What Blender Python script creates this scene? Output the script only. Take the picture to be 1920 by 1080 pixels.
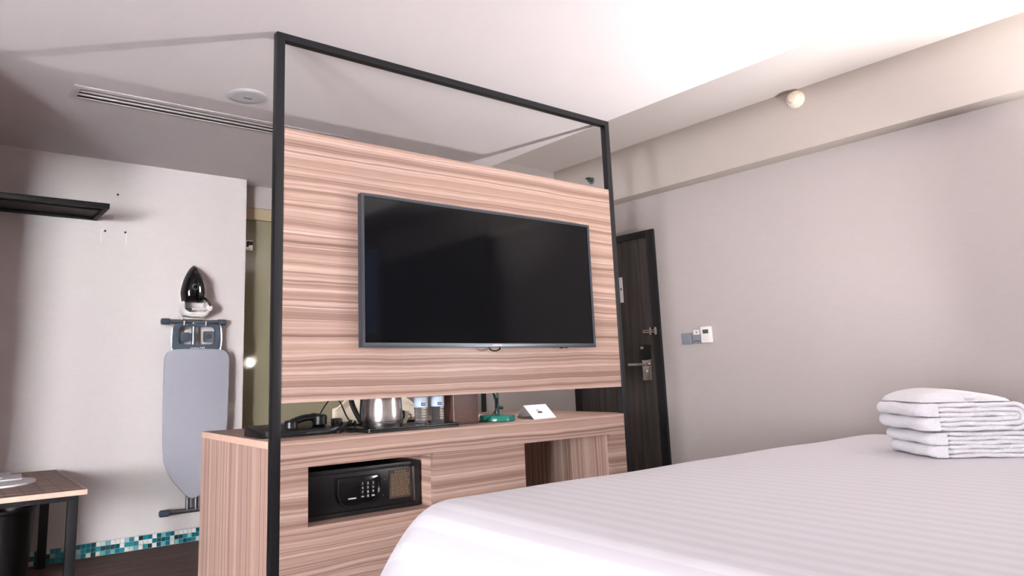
import bpy, bmesh, math, random
from mathutils import Vector, Matrix

random.seed(7)
PI = math.pi
scene = bpy.context.scene
for o in list(bpy.data.objects):
    bpy.data.objects.remove(o)
COL = scene.collection

# ------------------------------------------------------------------ camera
YAW, PITCH, ROLL = math.radians(36.2835), math.radians(9.3919), math.radians(-1.5447)
CAM = Vector((-1.0559, -2.5717, 1.0045))
fw = Vector((math.sin(YAW) * math.cos(PITCH), math.cos(YAW) * math.cos(PITCH), math.sin(PITCH)))
rt = Vector((math.cos(YAW), -math.sin(YAW), 0))
up = rt.cross(fw)
rt2 = rt * math.cos(ROLL) + up * math.sin(ROLL)
up2 = -rt * math.sin(ROLL) + up * math.cos(ROLL)
cd = bpy.data.cameras.new('camera')
cd.sensor_fit = 'HORIZONTAL'
cd.sensor_width = 36.0
cd.lens = 1327.32 / 1920 * 36.0
cd.shift_x = 120.39 / 1920
cd.shift_y = -60.19 / 1920
cd.clip_start = 0.02
cam = bpy.data.objects.new('camera', cd)
COL.objects.link(cam)
cam.matrix_world = Matrix(((rt2.x, up2.x, -fw.x, CAM.x), (rt2.y, up2.y, -fw.y, CAM.y),
                           (rt2.z, up2.z, -fw.z, CAM.z), (0, 0, 0, 1)))
scene.camera = cam

# ------------------------------------------------------------------ world, daylight, exposure
w = bpy.data.worlds.new('sky')
scene.world = w
w.use_nodes = True
bg = w.node_tree.nodes['Background']
bg.inputs[0].default_value = (0.93, 0.95, 1.0, 1)
bg.inputs[1].default_value = 155.0
scene.view_settings.view_transform = 'Standard'
scene.view_settings.look = 'None'
scene.view_settings.exposure = 0.27
scene.view_settings.gamma = 1.0
scene.view_settings.use_curve_mapping = False
scene.cycles.max_bounces = 10
scene.cycles.diffuse_bounces = 6
scene.cycles.glossy_bounces = 4
scene.cycles.transparent_max_bounces = 12
scene.cycles.sample_clamp_indirect = 6.0


def portal(name, loc, rot, sx, sy):
    l = bpy.data.lights.new(name, 'AREA')
    l.shape = 'RECTANGLE'
    l.size = sx
    l.size_y = sy
    l.cycles.is_portal = True
    o = bpy.data.objects.new(name, l)
    COL.objects.link(o)
    o.location = loc
    o.rotation_euler = rot
    return o


WF = (-5.45, -4.35, 0.50, 2.30)    # window in the back wall, far left  x0 x1 z0 z1
WA = (-3.85, -3.10, 0.60, 1.60)    # added unseen fill window in the left wall, brightens console side  y0 y1 z0 z1
WB = (2.80, 3.10, 1.45, 2.45)      # back window  x0 x1 z0 z1
portal('daylight_bay', ((WF[0] + WF[1]) / 2, -4.44, (WF[2] + WF[3]) / 2), (-PI / 2, 0, 0), WF[1] - WF[0], WF[3] - WF[2])
portal('daylight_fill', (-5.64, (WA[0] + WA[1]) / 2, (WA[2] + WA[3]) / 2), (0, -PI / 2, 0), WA[3] - WA[2], WA[1] - WA[0])
portal('daylight_back', ((WB[0] + WB[1]) / 2, -4.44, (WB[2] + WB[3]) / 2), (-PI / 2, 0, 0), WB[1] - WB[0], WB[3] - WB[2])


# ------------------------------------------------------------------ materials
def srgb(r, g, b):
    f = lambda c: (c / 255 / 12.92) if c / 255 <= 0.04045 else ((c / 255 + 0.055) / 1.055) ** 2.4
    return (f(r), f(g), f(b), 1)


class Mat:
    def __init__(s, name):
        s.m = bpy.data.materials.new(name)
        s.m.use_nodes = True
        s.t = s.m.node_tree
        s.b = s.t.nodes['Principled BSDF']
        s.out = s.t.nodes['Material Output']

    def n(s, kind, **kw):
        nd = s.t.nodes.new(kind)
        for k, v in kw.items():
            setattr(nd, k, v)
        return nd

    def l(s, a, b):
        s.t.links.new(a, b)

    def math(s, op, a, b=None, c=None):
        nd = s.n('ShaderNodeMath', operation=op)
        for i, v in enumerate((a, b, c)):
            if v is None:
                continue
            if isinstance(v, (int, float)):
                nd.inputs[i].default_value = v
            else:
                s.l(v, nd.inputs[i])
        return nd.outputs[0]

    def ramp(s, fac, stops, interp='LINEAR'):
        nd = s.n('ShaderNodeValToRGB')
        nd.color_ramp.interpolation = interp
        e = nd.color_ramp.elements
        while len(e) < len(stops):
            e.new(0.5)
        for i, (p, c) in enumerate(stops):
            e[i].position = p
            e[i].color = c if len(c) == 4 else (*c, 1)
        s.l(fac, nd.inputs[0])
        return nd.outputs[0]

    def mix(s, fac, a, b, blend='MIX'):
        nd = s.n('ShaderNodeMix', data_type='RGBA', blend_type=blend)
        for sock, v in ((nd.inputs[0], fac), (nd.inputs[6], a), (nd.inputs[7], b)):
            if isinstance(v, (int, float)):
                sock.default_value = v
            elif isinstance(v, tuple):
                sock.default_value = v if len(v) == 4 else (*v, 1)
            else:
                s.l(v, sock)
        return nd.outputs[2]

    def bump(s, h, strength=0.2, dist=0.002):
        nd = s.n('ShaderNodeBump')
        nd.inputs['Strength'].default_value = strength
        nd.inputs['Distance'].default_value = dist
        s.l(h, nd.inputs['Height'])
        s.l(nd.outputs[0], s.b.inputs['Normal'])

    def coords(s):
        c = s.n('ShaderNodeTexCoord')
        x = s.n('ShaderNodeSeparateXYZ')
        s.l(c.outputs['Object'], x.inputs[0])
        return c.outputs['Object'], x.outputs


def plain(name, col, rough=0.5, metal=0.0, noise=0.0, scale=40, bump=0.0, spec=0.5, **kw):
    M = Mat(name)
    b = M.b
    b.inputs['Base Color'].default_value = col if len(col) == 4 else (*col, 1)
    b.inputs['Roughness'].default_value = rough
    b.inputs['Metallic'].default_value = metal
    b.inputs['Specular IOR Level'].default_value = spec
    for k, v in kw.items():
        b.inputs[k.replace('_', ' ')].default_value = v
    co, _ = M.coords()
    nz = M.n('ShaderNodeTexNoise')
    nz.inputs['Scale'].default_value = scale
    nz.inputs['Detail'].default_value = 4
    M.l(co, nz.inputs['Vector'])
    if noise:
        c = tuple(col[:3])
        lo = tuple(v * (1 - noise) for v in c)
        hi = tuple(min(1, v * (1 + noise)) for v in c)
        M.l(M.ramp(nz.outputs[0], [(0.3, lo), (0.7, hi)]), b.inputs['Base Color'])
    if bump:
        M.bump(nz.outputs[0], bump, 0.001)
    return M.m


def stretched(M, co, sx, sy, sz, scale=1.0, detail=3, rough=0.55):
    mp = M.n('ShaderNodeMapping')
    mp.inputs['Scale'].default_value = (sx, sy, sz)
    M.l(co, mp.inputs[0])
    nz = M.n('ShaderNodeTexNoise')
    nz.inputs['Scale'].default_value = scale
    nz.inputs['Detail'].default_value = detail
    nz.inputs['Roughness'].default_value = rough
    M.l(mp.outputs[0], nz.inputs['Vector'])
    return nz.outputs[0]


def wallpaper(name, col, axis='x'):
    M = Mat(name)
    co, _ = M.coords()
    s = (14, 14, 260)
    a = stretched(M, co, *s, detail=4)
    b_ = stretched(M, co, 300, 300, 30, detail=2)
    c3 = stretched(M, co, 1.5, 1.5, 1.5, detail=3)
    f = M.math('ADD', M.math('MULTIPLY', a, 0.6), M.math('MULTIPLY', b_, 0.4))
    f2 = M.math('ADD', M.math('MULTIPLY', f, 0.8), M.math('MULTIPLY', c3, 0.2))
    c = col[:3]
    M.l(M.ramp(f2, [(0.3, tuple(v * 0.95 for v in c)), (0.7, tuple(min(1, v * 1.04) for v in c))]), M.b.inputs['Base Color'])
    M.b.inputs['Roughness'].default_value = 0.85
    M.b.inputs['Specular IOR Level'].default_value = 0.25
    M.bump(f, 0.25, 0.0008)
    return M.m


def zebra(name, along, across, seed=0.0, tone=1.0):
    """striped laminate: grain runs along one axis, stripes vary over another"""
    M = Mat(name)
    co, xyz = M.coords()
    ax = {'x': 0, 'y': 1, 'z': 2}
    al, ac = xyz[ax[along]], xyz[ax[across]]
    sc = [0.6, 0.6, 0.6]
    sc[ax[across]] = 4.0
    sc[ax[along]] = 0.9
    wp = stretched(M, co, *sc, detail=3)
    a = M.math('ADD', M.math('ADD', ac, seed), M.math('MULTIPLY', M.math('SUBTRACT', wp, 0.5), 0.05))

    def n1(freq, det, rough=0.5):
        nd = M.n('ShaderNodeTexNoise', noise_dimensions='1D')
        nd.inputs['Scale'].default_value = 1
        nd.inputs['Detail'].default_value = det
        nd.inputs['Roughness'].default_value = rough
        M.l(M.math('MULTIPLY', a, freq), nd.inputs['W'])
        return nd.outputs[0]
    big = n1(27, 1)
    fine = n1(95, 3, 0.65)
    line = n1(52, 1)
    t = M.math('ADD', M.math('MULTIPLY', big, 0.62), M.math('MULTIPLY', fine, 0.38))
    col = M.ramp(t, [(0.33, srgb(152, 123, 111)), (0.43, srgb(176, 145, 131)), (0.53, srgb(192, 161, 146)), (0.66, srgb(212, 184, 170))])
    ln = M.ramp(line, [(0.30, (1, 1, 1)), (0.36, (0, 0, 0))])
    col = M.mix(M.math('MULTIPLY', ln, 0.5), col, srgb(104, 74, 68))
    l2 = M.ramp(n1(30, 0), [(0.475, (0, 0, 0)), (0.495, (1, 1, 1)), (0.51, (0, 0, 0))])
    col = M.mix(M.math('MULTIPLY', l2, 0.7), col, srgb(86, 60, 55))
    s2 = [3, 3, 3]
    s2[ax[along]] = 12
    s2[ax[across]] = 420
    gr = stretched(M, co, *s2, detail=3)
    col = M.mix(M.math('MULTIPLY', M.ramp(gr, [(0.35, (1, 1, 1)), (0.6, (0, 0, 0))]), 0.22), col, srgb(140, 104, 96))
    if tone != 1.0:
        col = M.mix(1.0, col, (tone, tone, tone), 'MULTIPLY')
    M.l(col, M.b.inputs['Base Color'])
    M.b.inputs['Roughness'].default_value = 0.42
    M.b.inputs['Specular IOR Level'].default_value = 0.35
    M.bump(gr, 0.08, 0.0005)
    return M.m


def darkwood(name):
    M = Mat(name)
    co, xyz = M.coords()
    g = stretched(M, co, 30, 30, 1.4, detail=5)
    g2 = stretched(M, co, 160, 160, 5, detail=3)
    f = M.math('ADD', M.math('MULTIPLY', g, 0.7), M.math('MULTIPLY', g2, 0.3))
    M.l(M.ramp(f, [(0.3, srgb(40, 36, 35)), (0.5, srgb(62, 57, 55)), (0.7, srgb(86, 78, 74))]), M.b.inputs['Base Color'])
    M.b.inputs['Roughness'].default_value = 0.45
    M.bump(f, 0.1, 0.0006)
    return M.m


def floorwood(name):
    M = Mat(name)
    co, xyz = M.coords()
    g = stretched(M, co, 2.2, 18, 1, detail=5)
    g2 = stretched(M, co, 9, 120, 1, detail=3)
    f = M.math('ADD', M.math('MULTIPLY', g, 0.7), M.math('MULTIPLY', g2, 0.3))
    M.l(M.ramp(f, [(0.3, srgb(62, 46, 42)), (0.5, srgb(92, 70, 63)), (0.72, srgb(122, 98, 90))]), M.b.inputs['Base Color'])
    M.b.inputs['Roughness'].default_value = 0.5
    M.bump(f, 0.1, 0.0008)
    return M.m


def duvetmat(name):
    M = Mat(name)
    co, xyz = M.coords()
    st = M.math('SINE', M.math('MULTIPLY', xyz[0], 2 * PI / 0.055))
    s = M.ramp(M.math('ADD', M.math('MULTIPLY', st, 0.5), 0.5), [(0.42, (0, 0, 0)), (0.58, (1, 1, 1))])
    M.l(M.mix(s, (0.54, 0.525, 0.565), (0.62, 0.605, 0.64)), M.b.inputs['Base Color'])
    M.l(M.math('ADD', M.math('MULTIPLY', s, 0.2), 0.5), M.b.inputs['Roughness'])
    M.b.inputs['Sheen Weight'].default_value = 0.2
    w_ = stretched(M, co, 5, 9, 9, detail=4)
    M.bump(w_, 0.15, 0.01)
    return M.m


def towelmat(name):
    M = Mat(name)
    co, _ = M.coords()
    nz = stretched(M, co, 420, 420, 420, detail=2)
    M.l(M.ramp(nz, [(0.3, (0.60, 0.58, 0.61)), (0.7, (0.72, 0.70, 0.73))]), M.b.inputs['Base Color'])
    M.b.inputs['Roughness'].default_value = 0.95
    M.b.inputs['Sheen Weight'].default_value = 0.4
    M.bump(nz, 0.8, 0.003)
    return M.m


def plaid(name):
    M = Mat(name)
    co, xyz = M.coords()

    def lines(ax, per, off, wd):
        t = M.math('FRACT', M.math('ADD', M.math('DIVIDE', xyz[ax], per), off))
        return M.ramp(M.math('ABSOLUTE', M.math('SUBTRACT', t, 0.5)), [(wd, (1, 1, 1)), (wd + 0.05, (0, 0, 0))])
    a = M.math('MAXIMUM', lines(0, 0.075, 0.2, 0.06), lines(1, 0.13, 0.1, 0.05))
    b = M.math('MAXIMUM', lines(0, 0.15, 0.0, 0.22), lines(1, 0.26, 0.35, 0.22))
    g = stretched(M, co, 12, 160, 12, detail=3)
    col = M.ramp(g, [(0.3, srgb(138, 112, 104)), (0.7, srgb(178, 152, 142))])
    col = M.mix(M.math('MULTIPLY', b, 0.3), col, srgb(104, 82, 78))
    col = M.mix(M.math('MULTIPLY', a, 0.5), col, srgb(80, 62, 60))
    M.l(col, M.b.inputs['Base Color'])
    M.b.inputs['Roughness'].default_value = 0.35
    return M.m


def leather(name, col):
    M = Mat(name)
    co, _ = M.coords()
    v = M.n('ShaderNodeTexVoronoi')
    v.inputs['Scale'].default_value = 160
    M.l(co, v.inputs['Vector'])
    c = col[:3]
    M.l(M.ramp(v.outputs['Distance'], [(0.1, tuple(x * 1.2 for x in c)), (0.6, tuple(x * 0.7 for x in c))]), M.b.inputs['Base Color'])
    M.b.inputs['Roughness'].default_value = 0.45
    M.bump(v.outputs['Distance'], 0.5, 0.001)
    return M.m


def emit(name, col, st):
    M = Mat(name)
    M.b.inputs['Base Color'].default_value = (*col, 1)
    M.b.inputs['Emission Color'].default_value = (*col, 1)
    M.b.inputs['Emission Strength'].default_value = st
    return M.m


def clearglass(name, tint=(1, 1, 1), gl=0.08):
    M = Mat(name)
    t = M.n('ShaderNodeBsdfTransparent')
    t.inputs[0].default_value = (*tint, 1)
    g = M.n('ShaderNodeBsdfGlossy')
    g.inputs['Roughness'].default_value = 0.03
    mx = M.n('ShaderNodeMixShader')
    mx.inputs[0].default_value = gl
    M.l(t.outputs[0], mx.inputs[1])
    M.l(g.outputs[0], mx.inputs[2])
    M.l(mx.outputs[0], M.out.inputs['Surface'])
    return M.m


m_wall = wallpaper('wallpaper_darkened', srgb(179, 171, 168))  # wallpaper toned darker to offset surplus light on the right wall
m_wall_l = wallpaper('wallpaper_lightened', srgb(216, 208, 206))  # lightened copy of that wallpaper: daylight on the ironing wall put into colour
m_beam = wallpaper('wallpaper_beam', srgb(181, 172, 165))
m_ceil = plain('ceiling_white', srgb(240, 234, 235), 0.9, noise=0.01, scale=3, spec=0.2)
m_ceil2 = plain('ceiling_offwhite', srgb(214, 206, 204), 0.9, noise=0.01, scale=3, spec=0.2)
m_floor = floorwood('floor_wood')
m_wood_h = zebra('laminate_horizontal_dimmed', 'x', 'z', 0.0, 0.82)  # same laminate dimmed: shade on the front face put into its colour
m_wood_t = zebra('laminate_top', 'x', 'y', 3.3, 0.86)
m_wood_v = zebra('laminate_vertical', 'z', 'y', 7.7)
m_wood_n = zebra('laminate_niche', 'y', 'z', 1.9)
m_edge = plain('laminate_edge', srgb(222, 186, 166), 0.45, noise=0.06, scale=30)
m_black = plain('black_metal', srgb(21, 22, 25), 0.38, noise=0.1, scale=60)
m_blackp = plain('black_plastic', srgb(18, 18, 20), 0.32, noise=0.1, scale=60)
m_blackg = plain('black_gloss', srgb(14, 14, 16), 0.12, noise=0.1, scale=20)
m_screen = plain('tv_screen', (0.004, 0.004, 0.005), 0.07, spec=0.22, noise=0.05)
m_bezel = plain('tv_bezel', srgb(70, 74, 82), 0.35, metal=0.5, noise=0.03)
m_white = plain('white_plastic', srgb(232, 226, 222), 0.4, noise=0.01)
m_greydisc = plain('disc_grey', srgb(206, 205, 210), 0.5, noise=0.01)
m_cream = plain('cream_plastic', srgb(236, 226, 206), 0.4, noise=0.01)
m_paper = plain('paper_white', srgb(236, 234, 240), 0.8, noise=0.01)
m_print = plain('print_dark', srgb(40, 44, 52), 0.7, noise=0.05)
m_greyp = plain('switch_grey', srgb(132, 136, 146), 0.4, noise=0.02)
m_lcd = plain('lcd', srgb(70, 84, 84), 0.3, noise=0.05)
m_steel = Mat('brushed_steel')
_co, _ = m_steel.coords()
_g = stretched(m_steel, _co, 60, 60, 900, detail=2)
m_steel.l(m_steel.ramp(_g, [(0.3, (0.56, 0.53, 0.51)), (0.7, (0.74, 0.71, 0.69))]), m_steel.b.inputs['Base Color'])
m_steel.b.inputs['Metallic'].default_value = 1
m_steel.b.inputs['Roughness'].default_value = 0.24
m_steel = m_steel.m
m_chrome = plain('satin_nickel', (0.78, 0.74, 0.70), 0.22, metal=1.0, noise=0.03)
m_tube = plain('grey_tube', srgb(128, 132, 140), 0.3, metal=0.8, noise=0.03)
m_bluegrey = plain('blue_grey_plastic', srgb(70, 82, 96), 0.45, noise=0.04)
m_boardcloth = plain('board_cloth', srgb(164, 164, 174), 0.85, noise=0.03, scale=300, bump=0.2)
m_green = plain('green_paint', srgb(12, 112, 98), 0.28, noise=0.04)
m_dkgreen = plain('dark_green_metal', srgb(16, 54, 48), 0.3, noise=0.04)
m_leather = leather('brown_leather', srgb(92, 66, 58))
m_gold = plain('gold_print', srgb(140, 116, 88), 0.5, metal=0.3, noise=0.2, scale=200)
m_plate = plain('print_plate', srgb(66, 54, 46), 0.5, noise=0.1)
m_water = plain('clear_bottle', (0.95, 0.97, 0.98), 0.02, Transmission_Weight=0.96, IOR=1.2)
m_label = plain('bottle_label', srgb(196, 212, 232), 0.4, noise=0.05, scale=30)
m_blue = plain('label_blue', srgb(40, 78, 140), 0.4, noise=0.05)
m_yellow = plain('label_yellow', srgb(220, 190, 90), 0.4, noise=0.05)
m_cup = plain('grey_cup', srgb(120, 108, 104), 0.35, noise=0.03)
m_olive = plain('olive_glass', srgb(142, 136, 112), 0.05, noise=0.01, spec=0.6)
m_beige = plain('beige_band', srgb(178, 160, 132), 0.5, noise=0.02)
m_clear = clearglass('window_glass')
m_tint = clearglass('dimming_glass', (.045, .054, .070), 0.05)  # dark tint added to dim the back window's reflection in the television
m_cover = clearglass('smoked_cover', (0.80, 0.83, 0.88), 0.22)
m_door = darkwood('door_wood')
m_bed = duvetmat('satin_stripe')
m_towel = towelmat('terry')
m_mattress = plain('mattress_cloth', (0.75, 0.74, 0.74), 0.9, noise=0.02)
m_bedbase = plain('bed_base', srgb(70, 60, 56), 0.8, noise=0.1)
m_plaid = plaid('plaid_top')
m_curtain = plain('curtain_brown', srgb(40, 34, 32), 0.9, noise=0.1)
m_det = plain('detector_cream', srgb(238, 226, 206), 0.45, noise=0.01)
m_bulb = emit('bulb', (1.0, 0.93, 0.82), 30)
m_red = emit('led', (1.0, 0.06, 0.04), 1.5)
m_grout = plain('grout', srgb(198, 196, 190), 0.9, noise=0.03)
tile_cols = [(24, 112, 128), (40, 140, 152), (16, 84, 98), (226, 224, 220), (236, 232, 228), (150, 196, 198), (110, 172, 176), (34, 70, 72), (60, 124, 138), (196, 212, 210)]
m_tiles = [plain('tile_glass_%d' % i, srgb(*c), 0.2, noise=0.12, scale=60) for i, c in enumerate(tile_cols)]


# ------------------------------------------------------------------ mesh helpers
class MB:
    def __init__(s):
        s.v, s.f = [], []

    def add(s, verts, faces):
        o = len(s.v)
        s.v += [tuple(p) for p in verts]
        s.f += [tuple(i + o for i in f) for f in faces]
        return s

    def box(s, x0, x1, y0, y1, z0, z1):
        v = [(x, y, z) for z in (z0, z1) for y in (y0, y1) for x in (x0, x1)]
        return s.add(v, [(0, 2, 3, 1), (4, 5, 7, 6), (0, 1, 5, 4), (2, 6, 7, 3), (0, 4, 6, 2), (1, 3, 7, 5)])

    def tube(s, path, r, n=8, closed=False, cap=True):
        P = [Vector(p) for p in path]
        N = len(P)
        rings = []
        prev = None
        for i in range(N):
            if closed:
                t = P[(i + 1) % N] - P[i - 1]
            else:
                t = P[min(i + 1, N - 1)] - P[max(i - 1, 0)]
            t.normalize()
            if prev is None:
                a = Vector((0, 0, 1)) if abs(t.z) < 0.9 else Vector((1, 0, 0))
                u = t.cross(a).normalized()
            else:
                u = (prev - t * prev.dot(t)).normalized()
            prev = u
            w_ = t.cross(u)
            rr = r[i] if isinstance(r, (list, tuple)) else r
            rings.append([P[i] + (u * math.cos(2 * PI * k / n) + w_ * math.sin(2 * PI * k / n)) * rr for k in range(n)])
        v = [p for rg in rings for p in rg]
        f = []
        M_ = N if closed else N - 1
        for i in range(M_):
            j = (i + 1) % N
            for k in range(n):
                f.append((i * n + k, i * n + (k + 1) % n, j * n + (k + 1) % n, j * n + k))
        if cap and not closed:
            f.append(tuple(range(n))[::-1])
            f.append(tuple((N - 1) * n + k for k in range(n)))
        return s.add(v, f)

    def lathe(s, prof, c=(0, 0, 0), n=32, axis='z', cap0=True, cap1=True):
        v, f = [], []
        for (r, h) in prof:
            for k in range(n):
                a = 2 * PI * k / n
                x, y = r * math.cos(a), r * math.sin(a)
                if axis == 'z':
                    p = (c[0] + x, c[1] + y, c[2] + h)
                elif axis == 'y':
                    p = (c[0] + x, c[1] + h, c[2] + y)
                else:
                    p = (c[0] + h, c[1] + x, c[2] + y)
                v.append(p)
        for i in range(len(prof) - 1):
            for k in range(n):
                f.append((i * n + k, i * n + (k + 1) % n, (i + 1) * n + (k + 1) % n, (i + 1) * n + k))
        if cap0:
            f.append(tuple(range(n))[::-1])
        if cap1:
            f.append(tuple((len(prof) - 1) * n + k for k in range(n)))
        return s.add(v, f)

    def prism(s, pts, d0, d1, plane='xz'):
        """extrude a 2D outline between d0 and d1 along the axis left over"""
        def P(a, b, d):
            return {'xz': (a, d, b), 'xy': (a, b, d), 'yz': (d, a, b)}[plane]
        n = len(pts)
        v = [P(a, b, d0) for a, b in pts] + [P(a, b, d1) for a, b in pts]
        f = [tuple(range(n)), tuple(range(2 * n - 1, n - 1, -1))]
        for i in range(n):
            j = (i + 1) % n
            f.append((i, i + n, j + n, j))
        return s.add(v, f)

    def ringprism(s, outer, inner, d0, d1, plane='xz'):
        """a frame between two outlines of equal length"""
        def P(a, b, d):
            return {'xz': (a, d, b), 'xy': (a, b, d), 'yz': (d, a, b)}[plane]
        n = len(outer)
        v = [P(a, b, d0) for a, b in outer] + [P(a, b, d0) for a, b in inner] + [P(a, b, d1) for a, b in outer] + [P(a, b, d1) for a, b in inner]
        f = []
        for i in range(n):
            j = (i + 1) % n
            f += [(i, j, n + j, n + i), (2 * n + i, 3 * n + i, 3 * n + j, 2 * n + j), (i, 2 * n + i, 2 * n + j, j), (n + i, n + j, 3 * n + j, 3 * n + i)]
        return s.add(v, f)


def plate(mb, x0, x1, z0, z1, y0, y1, holes):
    xs = sorted({x0, x1, *[h[0] for h in holes], *[h[1] for h in holes]})
    zs = sorted({z0, z1, *[h[2] for h in holes], *[h[3] for h in holes]})
    nx, nz = len(xs), len(zs)
    solid = [[not any(h[0] <= (xs[i] + xs[i + 1]) / 2 <= h[1] and h[2] <= (zs[j] + zs[j + 1]) / 2 <= h[3] for h in holes) for j in range(nz - 1)] for i in range(nx - 1)]
    v = [(x, y, z) for y in (y0, y1) for x in xs for z in zs]
    I = lambda a, i, j: a * nx * nz + i * nz + j
    f = []
    S = lambda i, j: 0 <= i < nx - 1 and 0 <= j < nz - 1 and solid[i][j]
    for i in range(nx - 1):
        for j in range(nz - 1):
            if not solid[i][j]:
                continue
            f.append((I(0, i, j), I(0, i + 1, j), I(0, i + 1, j + 1), I(0, i, j + 1)))
            f.append((I(1, i, j), I(1, i, j + 1), I(1, i + 1, j + 1), I(1, i + 1, j)))
            if not S(i - 1, j):
                f.append((I(0, i, j), I(0, i, j + 1), I(1, i, j + 1), I(1, i, j)))
            if not S(i + 1, j):
                f.append((I(0, i + 1, j), I(1, i + 1, j), I(1, i + 1, j + 1), I(0, i + 1, j + 1)))
            if not S(i, j - 1):
                f.append((I(0, i, j), I(1, i, j), I(1, i + 1, j), I(0, i + 1, j)))
            if not S(i, j + 1):
                f.append((I(0, i, j + 1), I(0, i + 1, j + 1), I(1, i + 1, j + 1), I(1, i, j + 1)))
    mb.add(v, f)
    return mb


def rrect(x0, x1, z0, z1, r, n=5):
    out = []
    for cx, cz, a0 in ((x1 - r, z1 - r, 0), (x0 + r, z1 - r, PI / 2), (x0 + r, z0 + r, PI), (x1 - r, z0 + r, 1.5 * PI)):
        for k in range(n + 1):
            a = a0 + k * PI / 2 / n
            out.append((cx + r * math.cos(a), cz + r * math.sin(a)))
    return out


def circ(cx, cz, r, n=24, ry=None):
    return [(cx + r * math.cos(2 * PI * k / n), cz + (ry or r) * math.sin(2 * PI * k / n)) for k in range(n)]


def smoothpath(pts, n=6):
    """Catmull-Rom through points"""
    P = [Vector(p) for p in pts]
    out = []
    for i in range(len(P) - 1):
        p0, p1, p2, p3 = P[max(i - 1, 0)], P[i], P[i + 1], P[min(i + 2, len(P) - 1)]
        for k in range(n):
            t = k / n
            out.append(0.5 * ((2 * p1) + (p2 - p0) * t + (2 * p0 - 5 * p1 + 4 * p2 - p3) * t * t + (-p0 + 3 * p1 - 3 * p2 + p3) * t ** 3))
    out.append(P[-1])
    return out


def helix(path, r, turns_per_m, n=8):
    """coil round a path"""
    P = [Vector(p) for p in path]
    out = []
    ang = 0
    for i in range(len(P) - 1):
        d = P[i + 1] - P[i]
        L = d.length
        st = max(2, int(L * turns_per_m * n))
        t = d.normalized()
        u = t.cross(Vector((0, 0, 1)))
        u = u.normalized() if u.length > 1e-4 else Vector((1, 0, 0))
        w_ = t.cross(u)
        for k in range(st):
            out.append(P[i] + d * k / st + (u * math.cos(ang) + w_ * math.sin(ang)) * r)
            ang += 2 * PI / n
    return out


def wloc(o):
    v = Vector((0, 0, 0))
    while o is not None:
        v += o.location
        o = o.parent
    return v


def mesh(name, mb, bevel=0.0, sharp=35, seg=2):
    me = bpy.data.meshes.new(name)
    me.from_pydata(mb.v, [], mb.f)
    bm = bmesh.new()
    bm.from_mesh(me)
    bmesh.ops.recalc_face_normals(bm, faces=bm.faces)
    if bevel:
        es = [e for e in bm.edges if len(e.link_faces) == 2 and e.calc_face_angle(0) > math.radians(40)]
        bmesh.ops.bevel(bm, geom=es, offset=bevel, segments=seg, affect='EDGES', profile=0.6, clamp_overlap=True)
    bm.to_mesh(me)
    bm.free()
    me.shade_smooth()
    me.set_sharp_from_angle(angle=math.radians(sharp))
    return me


def part(name, mb, mat, parent=None, bevel=0.0, local=False, sharp=35, label=None, at=None):
    """one mesh object; coordinates are world ones unless local"""
    if parent is not None and not local:
        off = wloc(parent)
        mb.v = [(a - off.x, b - off.y, c - off.z) for a, b, c in mb.v]
    if parent is None and at is not None:
        mb.v = [(a - at[0], b - at[1], c - at[2]) for a, b, c in mb.v]
    me = mesh(name, mb, bevel, sharp)
    me.materials.append(mat)
    o = bpy.data.objects.new(name, me)
    COL.objects.link(o)
    if at is not None and parent is None:
        o.location = at
    o.parent = parent
    if label:
        o['label'] = label
    return o


def thing(name, label, cat, loc=(0, 0, 0), rz=0, group=None):
    o = bpy.data.objects.new(name, None)
    o.empty_display_size = 0.05
    COL.objects.link(o)
    o.location = loc
    o.rotation_euler = (0, 0, rz)
    o['label'] = label
    o['category'] = cat
    if group:
        o['group'] = group
    return o


def struct(name, mb, mat, bevel=0.0, parent=None, label=None):
    o = part(name, mb, mat, parent, bevel)
    if parent is None:
        o['kind'] = 'structure'
    if label:
        o['label'] = label
    return o


def textmesh(name, txt, size, mat, parent, mtx, extrude=0.0003):
    cu = bpy.data.curves.new(name, 'FONT')
    cu.body = txt
    cu.size = size
    cu.extrude = extrude
    cu.align_x = 'CENTER'
    cu.align_y = 'CENTER'
    tmp = bpy.data.objects.new(name, cu)
    COL.objects.link(tmp)
    dg = bpy.context.evaluated_depsgraph_get()
    me = bpy.data.meshes.new_from_object(tmp.evaluated_get(dg))
    bpy.data.objects.remove(tmp)
    me.transform(mtx)
    me.materials.clear()
    me.materials.append(mat)
    o = bpy.data.objects.new(name, me)
    COL.objects.link(o)
    o.parent = parent
    return o


def frontal(p, parent, flip=False):
    """text plane facing -y at world point p"""
    off = wloc(parent)
    return Matrix.Translation(Vector(p) - off) @ Matrix.Rotation(PI / 2, 4, 'X')


# ------------------------------------------------------------------ room shell
XL, XR, YB, ZC, ZR = -5.6, 3.17, -4.4, 2.4, 2.627
YL, XE = 2.199, 0.691            # ironing wall and its right end
YG = 2.37                         # glass partition
YD = 1.487                        # wall beside the entrance door
XD = 2.2
XB = XL
struct('floor', MB().box(XB - .2, XR + .2, YB - .2, 2.7, -0.1, 0), m_floor)
VX0, VX1, VY0, VY1 = -.556, .836, 1.052, 1.168
cm = MB().box(XB - .2, 1.985, YB - .2, VY0, ZC, ZR + .12).box(XL - .2, 1.985, VY1, 2.7, ZC, ZR + .12)
cm.box(XL - .2, VX0, VY0, VY1, ZC, ZR + .12).box(VX1, 1.985, VY0, VY1, ZC, ZR + .12)
struct('ceiling_main', cm, m_ceil)
struct('ceiling_raised', MB().box(1.985, XR + .2, YB - .2, 2.7, ZR, ZR + .12), m_ceil2)
struct('wall_right', MB().box(XR, XR + .2, YB - .2, 2.7, 0, ZR), m_wall)
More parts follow.
